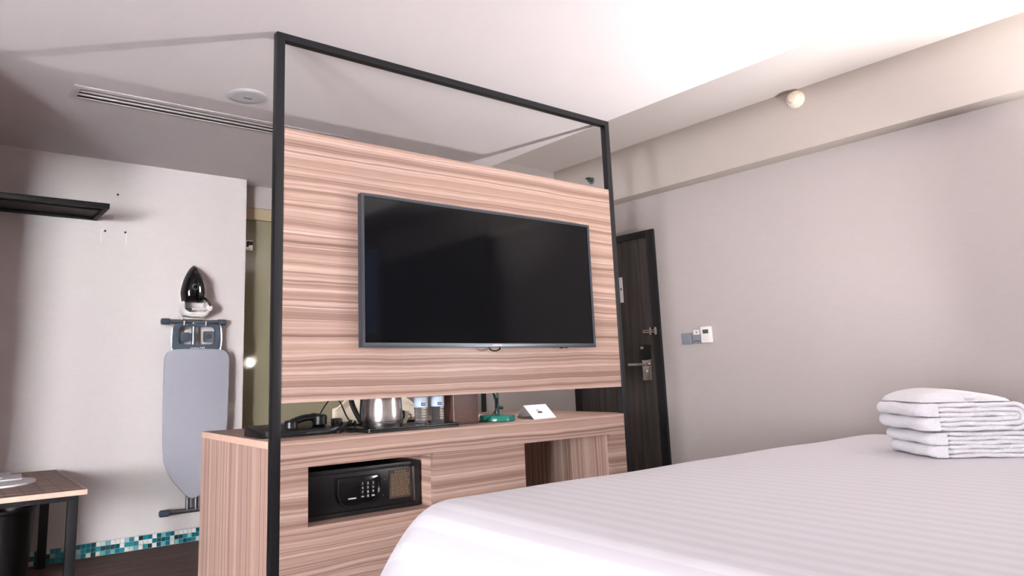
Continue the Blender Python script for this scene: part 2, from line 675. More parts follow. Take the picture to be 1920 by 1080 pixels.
struct('trim_1', MB().box(3.04, XR, YB, YD, 2.254, ZR), m_beam, label='shallow beam along the top of the right wall')
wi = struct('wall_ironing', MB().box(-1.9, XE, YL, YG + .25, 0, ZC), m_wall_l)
for (x, z) in ((-0.15, 2.182), (-0.213, 1.94), (-0.095, 1.942)):
    part('screw_hole', MB().lathe([(0.007, -0.003), (0.007, 0.0), (0.003, 0.001)], (x, YL, z), 10, 'y'), m_blackp, wi)
for mk in (MB().box(-.236, -.233, YL - .0012, YL, 1.865, 1.950).box(-.236, -.218, YL - .0012, YL, 1.947, 1.950), MB().box(-.090, -.087, YL - .0012, YL, 1.86, 1.948).box(-.098, -.087, YL - .0012, YL, 1.945, 1.948)):
    part('plaster_mark', mk, m_ceil, wi)
struct('wall_nib', MB().box(XL, -1.45, 0.80, 0.92, 0, ZC), m_wall)
struct('light_baffle', MB().box(XL, -1.38, 0.32, 0.44, 2.05, ZC), m_wall)  # unseen beam added to shade the top of the ironing wall
struct('wall_niche', MB().box(-2.0, -1.9, 0.92, YL + .2, 0, ZC), m_wall)
struct('wall_entrance', MB().box(XD, XR, YD, YG + .25, 0, ZR), m_wall)
struct('wall_bathroom', MB().box(1.62, XD, YG, YG + .25, 0, ZR), m_wall)
struct('wall_header', MB().box(XE, 1.62, YG - .04, YG + .25, 2.235, ZC), m_wall)
struct('trim_2', MB().box(XE, 1.62, YG - .03, YG + .2, 2.15, 2.235), m_beige)
struct('trim_3', MB().box(2.186, 2.218, YD - .02, YD, 0, 2.1), m_black, 0.002)
wl = MB()
wl.box(XL - .2, XL, YB - .2, WA[0], 0, ZC).box(XL - .2, XL, WA[1], 0.92, 0, ZC)
wl.box(XL - .2, XL, WA[0], WA[1], 0, WA[2]).box(XL - .2, XL, WA[0], WA[1], WA[3], ZC)
struct('wall_left', wl, m_wall)
w3 = struct('window_fill', MB().ringprism([(WA[0], WA[2]), (WA[1], WA[2]), (WA[1], WA[3]), (WA[0], WA[3])],
                                       [(WA[0] + .03, WA[2] + .03), (WA[1] - .03, WA[2] + .03), (WA[1] - .03, WA[3] - .03), (WA[0] + .03, WA[3] - .03)], XL - .06, XL - .02, 'yz'), m_white)
part('pane', MB().box(XL - .042, XL - .038, WA[0] + .03, WA[1] - .03, WA[2] + .03, WA[3] - .03), m_clear, w3)
struct('wall_back', plate(MB(), XB, XR, 0, ZR, YB - .2, YB, [WB, WF]), m_wall)
w1 = struct('window_1', MB().ringprism([(WF[0], WF[2]), (WF[1], WF[2]), (WF[1], WF[3]), (WF[0], WF[3])],
                                       [(WF[0] + .03, WF[2] + .03), (WF[1] - .03, WF[2] + .03), (WF[1] - .03, WF[3] - .03), (WF[0] + .03, WF[3] - .03)], YB - .06, YB - .02), m_white)
part('pane', MB().box(WF[0] + .03, WF[1] - .03, YB - .042, YB - .038, WF[2] + .03, WF[3] - .03), m_clear, w1)
w2 = struct('window_2', MB().ringprism([(WB[0], WB[2]), (WB[1], WB[2]), (WB[1], WB[3]), (WB[0], WB[3])],
                                       [(WB[0] + .02, WB[2] + .02), (WB[1] - .02, WB[2] + .02), (WB[1] - .02, WB[3] - .02), (WB[0] + .02, WB[3] - .02)], YB - .06, YB - .02), m_white)
part('pane', MB().box(WB[0] + .02, WB[1] - .02, YB - .042, YB - .038, WB[2] + .02, WB[3] - .02), m_tint, w2)

# glass partition of the bathroom
gp = thing('glass_partition', 'olive tinted glass partition beside the ironing wall', 'partition', (1.15, YG, 0))
part('glass_pane', MB().box(XE, 1.62, YG, YG + .012, 0, 2.15), m_olive, gp)
fl = part('square_fitting', MB().box(0.735, 0.803, YG - .014, YG, 1.92, 1.998), m_chrome, gp, 0.003)
part('fitting_knob', MB().box(0.755, 0.767, YG - .034, YG - .014, 1.945, 1.985).box(0.775, 0.797, YG - .03, YG - .014, 1.96, 1.985), m_blackg, fl, 0.002)

# mosaic baseboard: grout strip plus single tiles
bb = struct('baseboard_ironing', MB().box(-1.3, XE, YL - .008, YL, 0, 0.083), m_grout)
ts, gap = 0.0262, 0.0022
tm = []
base = MB().box(0, ts - gap, 0, .006, 0, ts - gap)
for m in m_tiles:
    me = mesh('tile', MB().box(0, ts - gap, 0, .006, 0, ts - gap), 0.001, 35, 1)
    me.materials.append(m)
    tm.append(me)
ncol = int((XE + 0.80) / ts)
for r in range(3):
    for c in range(ncol):
        o = bpy.data.objects.new('tile', random.choices(tm, weights=[5, 4, 4, 4, 3, 3, 3, 3, 3, 2])[0])
        COL.objects.link(o)
        o.parent = bb
        o.location = (XE - (c + 1) * ts, YL - .008 - .0045 - random.random() * .001, 0.003 + r * ts)

# entrance door in the right wall
DF = 3.145
d1 = struct('door_1', MB().box(3.158, XR - .0005, 0.688, 1.43, 0, 1.953), m_door, 0.0)
part('jamb', MB().box(DF, XR - .0005, 0.628, 0.688, 0, 2.003), m_black, d1, 0.002)
part('jamb', MB().box(DF, XR - .0005, 1.43, YD - .001, 0, 2.003), m_black, d1, 0.002)
part('head_jamb', MB().box(DF, XR - .0005, 0.688, 1.43, 1.953, 2.003), m_black, d1, 0.002)
lk = part('lock_plate', MB().prism([(0.724, .914), (0.802, .914), (0.802, 1.06), (0.745, 1.06), (0.724, 1.10)], 3.145, 3.158, 'yz'), m_chrome, d1, 0.003)
part('lock_case', MB().box(3.130, 3.158, 0.724, 0.806, 1.062, 1.168), m_blackp, d1, 0.004)
part('lock_window', MB().box(3.128, 3.131, 0.768, 0.795, 1.138, 1.156), m_chrome, d1, 0.001)
part('lever_handle', MB().box(3.112, 3.122, 0.735, 0.905, 1.02, 1.038).lathe([(0.012, 0), (0.012, .03)], (3.118, 0.75, 1.029), 16, 'x'), m_chrome, d1, 0.003)
part('thumb_turn', MB().box(3.132, 3.146, 0.760, 0.786, .958, .988), m_chrome, d1, 0.003)
part('door_notice', MB().box(3.1555, 3.158, 0.943, 1.05, 1.494, 1.685), m_paper, d1)
part('notice_print', MB().box(3.1545, 3.1556, 0.953, 0.963, 1.585, 1.605), m_print, d1)
la = part('night_latch', MB().tube([(3.14, 0.762, 1.256), (3.14, 0.645, 1.256)], .0045).tube([(3.14, 0.762, 1.27), (3.14, 0.645, 1.27)], .0045).tube([(3.14, 0.762, 1.256), (3.14, 0.768, 1.263), (3.14, 0.762, 1.27)], .0045), m_chrome, d1)
for y in (0.703, 0.66):
    part('latch_plate', MB().box(3.138, 3.145 if y < .688 else 3.158, y - .009, y + .009, 1.236, 1.29), m_chrome, d1, 0.003)

# ------------------------------------------------------------------ ceiling fittings
vt = thing('air_vent', 'long white slot air vent in the ceiling left of the black frame', 'vent', (0.14, 1.1, ZC))
part('vent_frame', MB().ringprism([(-.588, 1.012), (.868, 1.012), (.868, 1.19), (-.588, 1.19)], [(-.556, 1.052), (.836, 1.052), (.836, 1.168), (-.556, 1.168)], ZC - .004, ZC, 'xy'), m_ceil2, vt, 0.001)
part('vent_backing', MB().box(-.556, .836, 1.052, 1.168, ZC + .03, ZC + .04), m_blackp, vt)
part('vent_liner', MB().ringprism([(-.556, 1.052), (.836, 1.052), (.836, 1.168), (-.556, 1.168)], [(-.553, 1.055), (.833, 1.055), (.833, 1.165), (-.553, 1.165)], ZC + .0005, ZC + .03, 'xy'), m_blackp, vt)
for y in (1.078, 1.125):
    part('vent_blade', MB().box(-.556, .836, y, y + .013, ZC - .003, ZC + .004), m_ceil2, vt)
ap = thing('ceiling_speaker', 'round white disc fitting on the ceiling beside the frame post', 'speaker', (0.142, 0.722, ZC))
part('disc', MB().lathe([(0.096, 0), (0.097, -.003), (0.093, -.006), (0.06, -.0075), (0.0005, -.008)], (0.142, .722, ZC), 40), m_greydisc, ap)
part('slot', MB().box(0.128, 0.168, 0.728, 0.735, ZC - .0088, ZC - .0065), m_blackp, ap)

sd = thing('smoke_detector', 'round cream smoke alarm on the beam above the right wall', 'alarm', (3.04, -0.563, 2.565))
part('base_plate', MB().lathe([(0.052, 0), (0.052, -.012), (0.048, -.016)], (3.04, -.563, 2.565), 32, 'x'), m_det, sd)
part('dome', MB().lathe([(0.046, -.014), (0.044, -.03), (0.028, -.042), (0.024, -.050), (0.0005, -.053)], (3.04, -.563, 2.565), 32, 'x'), m_det, sd)
for k in range(16):
    a = 2 * PI * k / 16
    cy, cz = -.563 + .037 * math.cos(a), 2.565 + .037 * math.sin(a)
    dy, dz = .009 * math.cos(a), .009 * math.sin(a)
    part('fin', MB().tube([(3.002, cy - dy, cz - dz), (3.009, cy + dy, cz + dz)], .0022, 5), m_det, sd)
sp = thing('sprinkler', 'small dark sidewall sprinkler on the beam behind the frame', 'sprinkler', (3.04, 1.08, 2.455))
part('escutcheon', MB().lathe([(0.028, 0), (0.026, -.006), (0.012, -.01)], (3.04, 1.08, 2.455), 20, 'x'), m_tube, sp)
part('nozzle', MB().lathe([(0.013, -.008), (0.013, -.03), (0.008, -.034)], (3.04, 1.08, 2.455), 14, 'x').box(2.985, 3.01, 1.062, 1.098, 2.468, 2.473).tube([(3.01, 1.068, 2.455), (2.99, 1.068, 2.47)], .003, 6).tube([(3.01, 1.092, 2.455), (2.99, 1.092, 2.47)], .003, 6), m_dkgreen, sp)

# switches
s1 = thing('light_switch', 'grey square rocker switch next to the door frame', 'switch', (XR, .421, 1.19))
part('switch_plate', MB().box(3.16, XR, .379, .463, 1.154, 1.232), m_greyp, s1, 0.003)
part('rocker', MB().prism([(3.160, 1.172), (3.153, 1.178), (3.157, 1.214), (3.160, 1.216)], .386, .456, 'xz').v and MB().box(3.154, 3.160, .387, .455, 1.170, 1.214), m_greyp, s1, 0.002)
s2 = thing('card_switch', 'grey key card switch holding a white card', 'switch', (XR, .338, 1.185))
part('switch_plate', MB().box(3.156, XR, .306, .368, 1.156, 1.217), m_greyp, s2, 0.003)
part('card_slot', MB().box(3.154, 3.157, .315, .36, 1.172, 1.176), m_blackp, s2)
kc = part('key_card', MB().box(3.158, 3.161, .313, .361, 1.19, 1.249), m_white, s2, 0.001)
part('card_mark', MB().prism([(.333, 1.226), (.338, 1.240), (.343, 1.236), (.339, 1.226)], 3.1573, 3.1582, 'yz'), m_print, kc)
s3 = thing('thermostat', 'white wall thermostat with a small dark display', 'thermostat', (XR, .262, 1.213))
part('housing', MB().box(3.148, XR, .222, .301, 1.159, 1.267), m_white, s3, 0.006)
part('display', MB().box(3.1465, 3.149, .24, .282, 1.220, 1.247), m_lcd, s3)
for k in range(4):
    part('button', MB().box(3.1468, 3.149, .243 + .02 * (k % 2), .258 + .02 * (k % 2), 1.178 + .016 * (k // 2), 1.189 + .016 * (k // 2)), m_white, s3, 0.001)

# ------------------------------------------------------------------ television unit
P_ = 0.035
W_ = 2.0
TOP = 0.768
DEP = 0.827
un = thing('television_console', 'striped wood console with a tall black frame and hanging wood panel', 'console', (1.0, 0.41, 0))
part('frame_post', MB().box(0, P_, 0, P_, 0, 2.4), m_black, un, 0.0015)
part('frame_post', MB().box(W_ - P_ + .002, W_, 0, P_, 0, 2.4), m_black, un, 0.0015)
part('top_rail', MB().box(P_, W_ - P_ + .002, 0, P_, 2.37, 2.4), m_black, un, 0.0015)
part('wood_panel', MB().box(P_ + .001, W_ - P_ + .001, 0.003, P_, 0.908, 1.996), m_wood_h, un, 0.001)
# top with notches for the posts
tp = [(P_, 0), (W_ - P_, 0), (W_ - P_, P_), (W_, P_), (W_, DEP), (0, DEP), (0, P_), (P_, P_)]
part('worktop', MB().prism(tp, TOP - .028, TOP, 'xy'), m_wood_t, un, 0.0008)
part('edge_strip', MB().box(-.0012, 0.0, P_ + .001, DEP, TOP - .027, TOP - .0005), m_edge, un)
part('edge_strip', MB().box(P_ + .001, W_ - P_ - .001, -.0015, 0, TOP - .027, TOP - .0005), m_wood_h, un)
part('side_panel', MB().box(0.0, .02, P_, DEP, 0, TOP - .028), m_wood_v, un)
part('side_panel', MB().box(W_ - .02, W_, P_, DEP, 0, TOP - .028), m_wood_v, un)
NX0, NX1, NZ0, NZ1 = .147, .725, .447, .665
KX0, KX1, KZ = 1.25, 1.846, .668


part('front_panel', plate(MB(), P_, W_ - P_, 0, TOP - .028, 0, .02, [(NX0, NX1, NZ0, NZ1), (KX0, KX1, -1, KZ)]), m_wood_h, un)
part('niche_side', MB().box(NX0 - .015, NX0, .02, .42, NZ0 - .015, NZ1 + .015), m_wood_n, un)
part('niche_side', MB().box(NX1, NX1 + .015, .02, .42, NZ0 - .015, NZ1 + .015), m_wood_n, un)
part('niche_shelf', MB().box(NX0, NX1, .02, .42, NZ0 - .015, NZ0), m_wood_t, un)
part('niche_shelf', MB().box(NX0, NX1, .02, .42, NZ1, NZ1 + .015), m_wood_t, un)
part('niche_back', MB().box(NX0, NX1, .42, .43, NZ0, NZ1), m_wood_h, un)
part('knee_side', MB().box(KX1, KX1 + .018, .02, DEP - .01, 0, KZ + .02), m_wood_v, un)
part('knee_side', MB().box(KX0 - .018, KX0, .02, DEP - .01, 0, KZ + .02), m_wood_v, un)
part('knee_top', MB().box(KX0, KX1, .02, DEP - .01, KZ, KZ + .018), m_wood_t, un)
part('back_panel', MB().box(.02, KX0 - .018, DEP - .02, DEP, 0, TOP - .028), m_wood_h, un)

# television
TX0, TX1, TZ0, TZ1 = .35, 1.715, 1.115, 1.754
tv = thing('television', 'large flat black television on the striped wood panel', 'television', (1.03, 0.0, TZ0))
part('back_shell', MB().box(TX0 + .01, TX1 - .01, -.05, -.012, TZ0 + .01, TZ1 - .01), m_blackp, tv, 0.004)
part('wall_bracket', MB().box(.8, 1.25, -.013, .003, 1.3, 1.55), m_blackp, tv)
part('bezel', MB().ringprism([(TX0, TZ0), (TX1, TZ0), (TX1, TZ1), (TX0, TZ1)], [(TX0 + .014, TZ0 + .019), (TX1 - .012, TZ0 + .019), (TX1 - .012, TZ1 - .012), (TX0 + .014, TZ1 - .012)], -.062, -.03), m_bezel, tv, 0.0015)
part('screen', MB().box(TX0 + .012, TX1 - .010, -.056, -.045, TZ0 + .017, TZ1 - .010), m_screen, tv)
textmesh('logo', 'SAMSUNG', .0125, m_white, tv, frontal((1.055, -.0625, TZ0 + .0095), tv))
part('cable_loop', MB().tube(smoothpath([(1.02, -.045, TZ0 + .004), (1.025, -.047, TZ0 - .010), (1.05, -.05, TZ0 - .016), (1.08, -.047, TZ0 - .008), (1.083, -.045, TZ0 + .004)]), .0035, 6), m_blackp, tv)
part('standby_light', MB().box(1.50, 1.506, -.05, -.044, TZ0 - .006, TZ0 + .001), m_red, tv)
part('sensor', MB().box(1.485, 1.52, -.052, -.03, TZ0 - .005, TZ0 + .001), m_blackp, tv, 0.001)

# safe in the niche
sf = thing('hotel_safe', 'black electronic safe inside the console niche', 'safe', (.437, .23, NZ0))
SX0, SX1, SY, SZ0, SZ1 = .163, .708, .08, NZ0 + .001, .634
part('body', MB().box(SX0, SX1, SY + .012, .39, SZ0, SZ1), m_blackp, sf, 0.002)
part('rim', MB().ringprism([(SX0, SZ0), (SX1, SZ0), (SX1, SZ1), (SX0, SZ1)], [(SX0 + .024, SZ0 + .017), (SX1 - .024, SZ0 + .017), (SX1 - .024, SZ1 - .017), (SX0 + .024, SZ1 - .017)], SY, SY + .02), m_blackp, sf, 0.001)
dr = part('safe_door', MB().box(SX0 + .026, SX1 - .026, SY + .006, SY + .02, SZ0 + .019, SZ1 - .019), m_blackp, sf, 0.001)
part('edge_glint', MB().box(SX1 - .029, SX1 - .0265, SY + .003, SY + .0065, SZ0 + .022, SZ1 - .022), m_chrome, dr)  # chrome sliver standing for the glint along the safe door
kp = [(.306, .597), (.306, .535), (.316, .507), (.335, .494), (.365, .489), (.44, .488), (.468, .492), (.490, .505), (.502, .53), (.502, .585), (.497, .597)]
part('keypad_base', MB().prism(kp, SY - .012, SY + .008), m_blackg, sf, 0.003)
cv = [((x - .404) * 1.04 + .404, (z - .545) * 1.04 + .545) for x, z in kp]
part('keypad_cover', MB().ringprism(cv, kp, SY - .022, SY + .006), m_cover, sf)
for r in range(4):
    for c in range(3):
        t = '123456789*0#'[r * 3 + c]
        x, z = .418 + c * .0245, .568 - r * .0165
        part('key', MB().prism(rrect(x - .009, x + .009, z - .006, z + .006, .004, 3), SY - .0155, SY - .011), m_blackp, sf)
        if r < 3 or c == 1:
            textmesh('key_digit', t, .0135, m_white, sf, frontal((x, SY - .0158, z), sf))
        else:
            part('key_mark', MB().box(x - .0065, x + .0065, SY - .0162, SY - .0155, z - .002, z + .002), m_white, sf)
part('keypad_bar', MB().box(.353, .390, SY - .0125, SY - .011, .5135, .518), m_white, sf)
ip = part('instruction_plate', MB().box(.558, .664, SY + .0035, SY + .0062, .490, .605), m_plate, dr)
ln = MB()
z = .588
random.seed(3)
for k in range(13):
    x = .566
    while x < .652:
        d = random.uniform(.006, .02)
        ln.box(x, min(x + d, .656), SY + .0028, SY + .0036, z - .0016, z + .0016)
        x += d + .0035
    z -= .0072
part('instruction_text', ln, m_gold, dr)
for k in range(4):
    part('instruction_title', MB().box(.585 + k * .014, .593 + k * .014, SY + .0028, SY + .0036, .5945, .6015), m_gold, dr)
for x, z in ((.535, .572), (.527, .51)):
    part('rivet', MB().lathe([(.003, 0), (.003, -.002)], (x, SY + .006, z), 8, 'y'), m_tube, dr)

# ------------------------------------------------------------------ things on the console
# telephone
ph = thing('telephone', 'black corded desk telephone at the left end of the console', 'telephone', (.22, .27, TOP))
part('telephone_body', MB().prism([(.175, TOP), (.37, TOP), (.37, TOP + .040), (.34, TOP + .043), (.185, TOP + .024), (.175, TOP + .02)], .03, .36, 'yz'), m_blackp, ph, 0.004)
part('display_flap', MB().box(.045, .10, .172, .2, TOP + .008, TOP + .026), m_bezel, ph, 0.003)
hs = part('handset', MB().tube(smoothpath([(.175, .25, TOP + .040), (.20, .25, TOP + .054), (.24, .25, TOP + .065), (.28, .25, TOP + .067), (.315, .25, TOP + .063)]), [.016] * 6 + [.015] * 12 + [.018] * 7, 12), m_blackp, ph)
part('ear_piece', MB().lathe([(.024, -.03), (.031, -.026), (.032, .006), (.026, .013), (.001, .015)], (.315, .25, TOP + .0635), 20), m_blackp, hs)
part('mouth_piece', MB().lathe([(.022, -.03), (.028, -.026), (.028, .0), (.022, .007), (.001, .009)], (.185, .25, TOP + .052), 20), m_blackp, hs)
for r in range(4):
    for c in range(3):
        part('telephone_key', MB().box(.17 + c * .022, .186 + c * .022, 0.285 + r * .014, 0.295 + r * .014, TOP + .0345 + r * .0025, TOP + .0395 + r * .0025), m_bezel, ph, 0.001)
cp = smoothpath([(.05, .166, TOP + .009), (.12, .158, TOP + .009), (.20, .158, TOP + .010), (.29, .160, TOP + .012), (.34, .17, TOP + .016), (.38, .20, TOP + .02)], 8)
part('coiled_cord', MB().tube(helix(cp, .0055, 190, 7), .0016, 5), m_bezel, ph)
cb = thing('cord_bundle', 'bundled black cord with plug between telephone and kettle tray', 'cord', (.40, .22, TOP))
part('coil', MB().tube(helix(smoothpath([(.375, .16, TOP + .012), (.40, .18, TOP + .03), (.43, .185, TOP + .034), (.455, .2, TOP + .04)], 8), .008, 150, 7), .0028, 5), m_blackp, cb)
part('plug', MB().box(.365, .405, .21, .25, TOP + .026, TOP + .058).box(.372, .398, .19, .21, TOP + .03, TOP + .05), m_blackp, cb, 0.008)
part('loose_cord', MB().tube(smoothpath([(.36, .15, TOP + .004), (.39, .17, TOP + .02), (.37, .2, TOP + .03), (.41, .23, TOP + .015), (.44, .2, TOP + .045), (.40, .17, TOP + .035), (.38, .15, TOP + .012), (.42, .14, TOP + .006), (.46, .2, TOP + .03)], 8), .0045, 6), m_blackp, cb)
part('cable_tie', MB().tube([(.398 + .0 * k, .182 + .014 * math.cos(k * PI / 6), TOP + .03 + .014 * math.sin(k * PI / 6)) for k in range(12)], .0018, 5, closed=True), m_tube, cb)

# tray
tr = thing('serving_tray', 'black plastic tray under the kettle and water bottles', 'tray', (.66, .26, TOP))
TX = (.43, .905, .035, .40)
part('tray_floor', MB().prism(rrect(TX[0], TX[1], TX[2], TX[3], .02), TOP + .0005, TOP + .008, 'xy'), m_blackp, tr, 0.002)
part('tray_rim', MB().ringprism(rrect(TX[0], TX[1], TX[2], TX[3], .02), rrect(TX[0] + .012, TX[1] - .012, TX[2] + .012, TX[3] - .012, .014), TOP + .008, TOP + .017, 'xy'), m_blackp, tr, 0.003)
TZ = TOP + .0083

# kettle
KC = (.578, .170)
kt = thing('electric_kettle', 'brushed steel electric kettle with black handle on the tray', 'kettle', (*KC, TZ))
lx, ly = -.806, .592
part('power_base', MB().lathe([(.086, 0), (.088, .0015), (.087, .003), (.08, .005)], (*KC, TZ), 40), m_blackp, kt)
part('jug', MB().lathe([(.087, .004), (.0885, .007), (.088, .06), (.084, .12), (.078, .17), (.072, .195), (.06, .2)], (*KC, TZ), 56), m_steel, kt)
part('base_seam', MB().lathe([(.0887, .030), (.0889, .031), (.0887, .032)], (*KC, TZ), 56, cap0=False, cap1=False), m_blackp, kt)
part('lid', MB().lathe([(.062, .199), (.058, .208), (.03, .215), (.012, .217), (.012, .228), (.001, .23)], (*KC, TZ), 32), m_blackp, kt)


def kp3(out, z):
    return (KC[0] + lx * out, KC[1] + ly * out, TZ + z)


part('handle', MB().tube(smoothpath([kp3(.085, .024), kp3(.098, .035), kp3(.118, .07), kp3(.134, .11), kp3(.140, .15), kp3(.130, .185), kp3(.10, .2), kp3(.066, .2)], 5), .0115, 10), m_blackp, kt)
part('handle_strip', MB().tube(smoothpath([kp3(.089, .016), kp3(.091, .05), kp3(.089, .1), kp3(.083, .16), kp3(.072, .2)], 5), .010, 8), m_blackp, kt)
part('spout', MB().prism([(KC[0] - lx * .065, KC[1] - ly * .065 - .02), (KC[0] - lx * .098, KC[1] - ly * .098), (KC[0] - lx * .06, KC[1] - ly * .06 + .025)], TZ + .165, TZ + .198, 'xy'), m_steel, kt, 0.003)
part('power_cord', MB().tube(smoothpath([kp3(.09, .008), (.47, .24, TOP + .03), (.455, .27, TOP + .06), (.44, .30, TOP + .12), (.425, .33, TOP + .15), (.41, .40, TOP + .10), (.40, .5, TOP + .005), (.42, .62, TOP + .005)], 8), .0032, 6), m_blackp, kt)

# bottles
def bottle(c, label):
    b = thing('water_bottle', label, 'bottle', (*c, TZ), 0, 'water bottles on the tray')
    R = .031
    pr = [(.012, .004), (.024, .0), (R - .001, .004), (R, .012)]
    for k in range(5):
        z0 = .018 + k * .011
        pr += [(R, z0), (R - .003, z0 + .0045), (R, z0 + .009)]
    pr += [(R, .078), (R - .0012, .08), (R - .0012, .125), (R, .127), (R - .002, .14), (.024, .16), (.014, .178), (.0125, .183), (.0125, .195)]
    part('bottle_body', MB().lathe([(a, z) for a, z in pr], (0, 0, 0), 28), m_water, b, local=True)
    part('label_sleeve', MB().lathe([(R - .0004, .0805), (R + .0002, .082), (R + .0002, .124), (R - .0004, .1255)], (0, 0, 0), 28, cap0=False, cap1=False), m_label, b, local=True)
    part('cap', MB().lathe([(.0145, .184), (.0145, .2), (.012, .203), (.001, .203)], (0, 0, 0), 20), m_blue, b, local=True)
    # printed badge wraps the sleeve toward the viewer's side
    a0 = math.atan2(CAM.y - c[1], CAM.x - c[0]) + .35
    v, f = [], []
    for i in range(7):
        a = a0 + (i - 3) * .11
        for z in (.087, .100):
            v.append(((R + .0006) * math.cos(a), (R + .0006) * math.sin(a), z))
    for i in range(6):
        f.append((2 * i, 2 * i + 2, 2 * i + 3, 2 * i + 1))
    part('badge', MB().add(v, f), m_blue, b, local=True)
    part('badge_arch', MB().tube([((R + .0004) * math.cos(a0 + .2 * math.cos(t)), (R + .0004) * math.sin(a0 + .2 * math.cos(t)), .101 + .010 * math.sin(t)) for t in [PI * k / 8 for k in range(9)]], .0009, 5), m_yellow, b, local=True)
    # small white word on the badge
    w_ = MB()
    for i in range(4):
        a = a0 - .18 + i * .12
        w_.tube([((R + .0007) * math.cos(a - .04), (R + .0007) * math.sin(a - .04), .0925), ((R + .0007) * math.cos(a), (R + .0007) * math.sin(a), .0955), ((R + .0007) * math.cos(a + .04), (R + .0007) * math.sin(a + .04), .0925)], .0007, 4)
    part('badge_word', w_, m_white, b, local=True)
    return b


bottle((.752, .125), 'clear water bottle next to the steel kettle')
bottle((.842, .125), 'clear water bottle next to the brown leather box')

# cups on the tray behind the kettle
def cup(c, label, mat, r, h, inv):
    t = thing('coffee_cup', label, 'cup', (*c, TZ), 0, 'cups behind the kettle')
    pr = [(r * .62, 0), (r * .8, h * .25), (r * .95, h * .7), (r, h), (r * .95, h), (r * .88, h * .7), (r * .7, h * .28), (r * .1, h * .1)]
    if inv:
        pr = [(r, 0), (r * .97, h * .3), (r * .85, h * .62), (r * .62, h * .9), (r * .55, h), (r * .5, h * .97), (r * .01, h * .96)]
    part('cup_body', MB().lathe(pr, (0, 0, 0), 32), mat, t, local=True)
    hd = [(r * .85, 0, h * (.75 if not inv else .3)), (r * 1.3, 0, h * .7), (r * 1.4, 0, h * .5), (r * 1.25, 0, h * .3), (r * .8, 0, h * (.3 if not inv else .65))]
    part('cup_handle', MB().tube(smoothpath(hd, 4), .005, 8), mat, t, local=True)
    return t


cup((.690, .275), 'grey brown cup turned upside down behind the kettle', m_cup, .048, .085, True)
cup((.775, .335), 'cream cup standing behind the water bottles', m_cream, .042, .055, False)

# leather box
lb = thing('leather_box', 'tall brown leatherette box on the console', 'box', (.99, .19, TOP))
bo = [(.925, .118), (1.075, .118), (1.075, .262), (.925, .262)]
bi = [(.937, .130), (1.063, .130), (1.063, .250), (.937, .250)]
part('box_body', MB().ringprism(bo, bi, TOP, TOP + .2, 'xy').box(.937, 1.063, .130, .250, TOP, TOP + .01), m_leather, lb, 0.005)
part('box_rim', MB().ringprism([(.923, .116), (1.077, .116), (1.077, .264), (.923, .264)], [(.94, .133), (1.06, .133), (1.06, .247), (.94, .247)], TOP + .2, TOP + .208, 'xy'), m_leather, lb, 0.002)
part('corner_stitch', MB().tube([(.928, .1175, TOP + .006), (.928, .1175, TOP + .196)], .0012, 5), m_edge, lb)

# desk lamp
LC = (1.215, .150)
lm = thing('desk_lamp', 'green jointed desk lamp with a round base', 'lamp', (*LC, TOP))
part('lamp_base', MB().lathe([(.084, 0), (.088, .004), (.088, .022), (.084, .028), (.03, .031), (.001, .031)], (*LC, TOP), 48), m_green, lm)
part('stem', MB().lathe([(.012, .028), (.012, .05), (.010, .052), (.010, .16)], (*LC, TOP), 16), m_dkgreen, lm)
part('stem_knob', MB().tube([(LC[0] + .01, LC[1] - .004, TOP + .062), (LC[0] + .028, LC[1] - .012, TOP + .062)], .0085, 10), m_dkgreen, lm)
part('elbow_bracket', MB().prism([(LC[0] - .028, TOP + .15), (LC[0] + .004, TOP + .10), (LC[0] + .004, TOP + .16)], LC[1] - .006, LC[1] + .006), m_dkgreen, lm, 0.002)
part('spring', MB().tube([(LC[0] - .006, LC[1] - .01, TOP + .07), (LC[0] - .016, LC[1] - .01, TOP + .10), (LC[0] - .036, LC[1] - .01, TOP + .16)], .005, 8), m_dkgreen, lm)
HEAD = Vector((1.60, .25, 1.165))
arm0 = Vector((LC[0], LC[1], TOP + .15))
elbow = Vector((1.10, .30, 1.16))
part('lower_arm', MB().tube([arm0, elbow], .007, 8).tube([arm0 + Vector((-.018, 0, 0)), elbow + Vector((-.018, 0, 0))], .005, 8), m_dkgreen, lm)
top_ = HEAD + Vector((-.03, .02, .07))
part('upper_arm', MB().tube([elbow, top_], .007, 8).tube([elbow + Vector((0, 0, .018)), top_ + Vector((0, 0, .018))], .005, 8), m_dkgreen, lm)
shd = MB().lathe([(.02, .075), (.035, .07), (.045, .05), (.075, .0), (.072, .0), (.042, .048), (.03, .064), (.001, .066)], (0, 0, 0), 36, cap0=True)
q = Vector((0.12, 0.75, -0.65)).normalized()
rot = q.to_track_quat('-Z', 'Y').to_matrix().to_4x4()
mt = Matrix.Translation(HEAD) @ rot
shd.v = [tuple(mt @ Vector(p)) for p in shd.v]
part('lamp_shade', shd, plain('shade_white', srgb(236, 236, 236), 0.4, noise=0.01), lm)
bl = MB().lathe([(.001, -.004), (.014, 0), (.021, .014), (.02, .03), (.012, .05), (.012, .06)], (0, 0, 0), 20)
bl.v = [tuple(mt @ Vector(p)) for p in bl.v]
part('bulb', bl, m_bulb, lm)
part('lamp_cord', MB().tube(smoothpath([(LC[0] - .004, LC[1] - .012, TOP + .11), (LC[0] - .03, LC[1] - .03, TOP + .06), (LC[0] - .075, LC[1] - .04, TOP + .024), (LC[0] - .105, LC[1] - .03, TOP + .006), (LC[0] - .12, LC[1] + .01, TOP + .004), (LC[0] - .09, LC[1] + .12, TOP + .004), (LC[0] + .02, LC[1] + .3, TOP + .004)], 8), .0033, 6), m_blackp, lm)

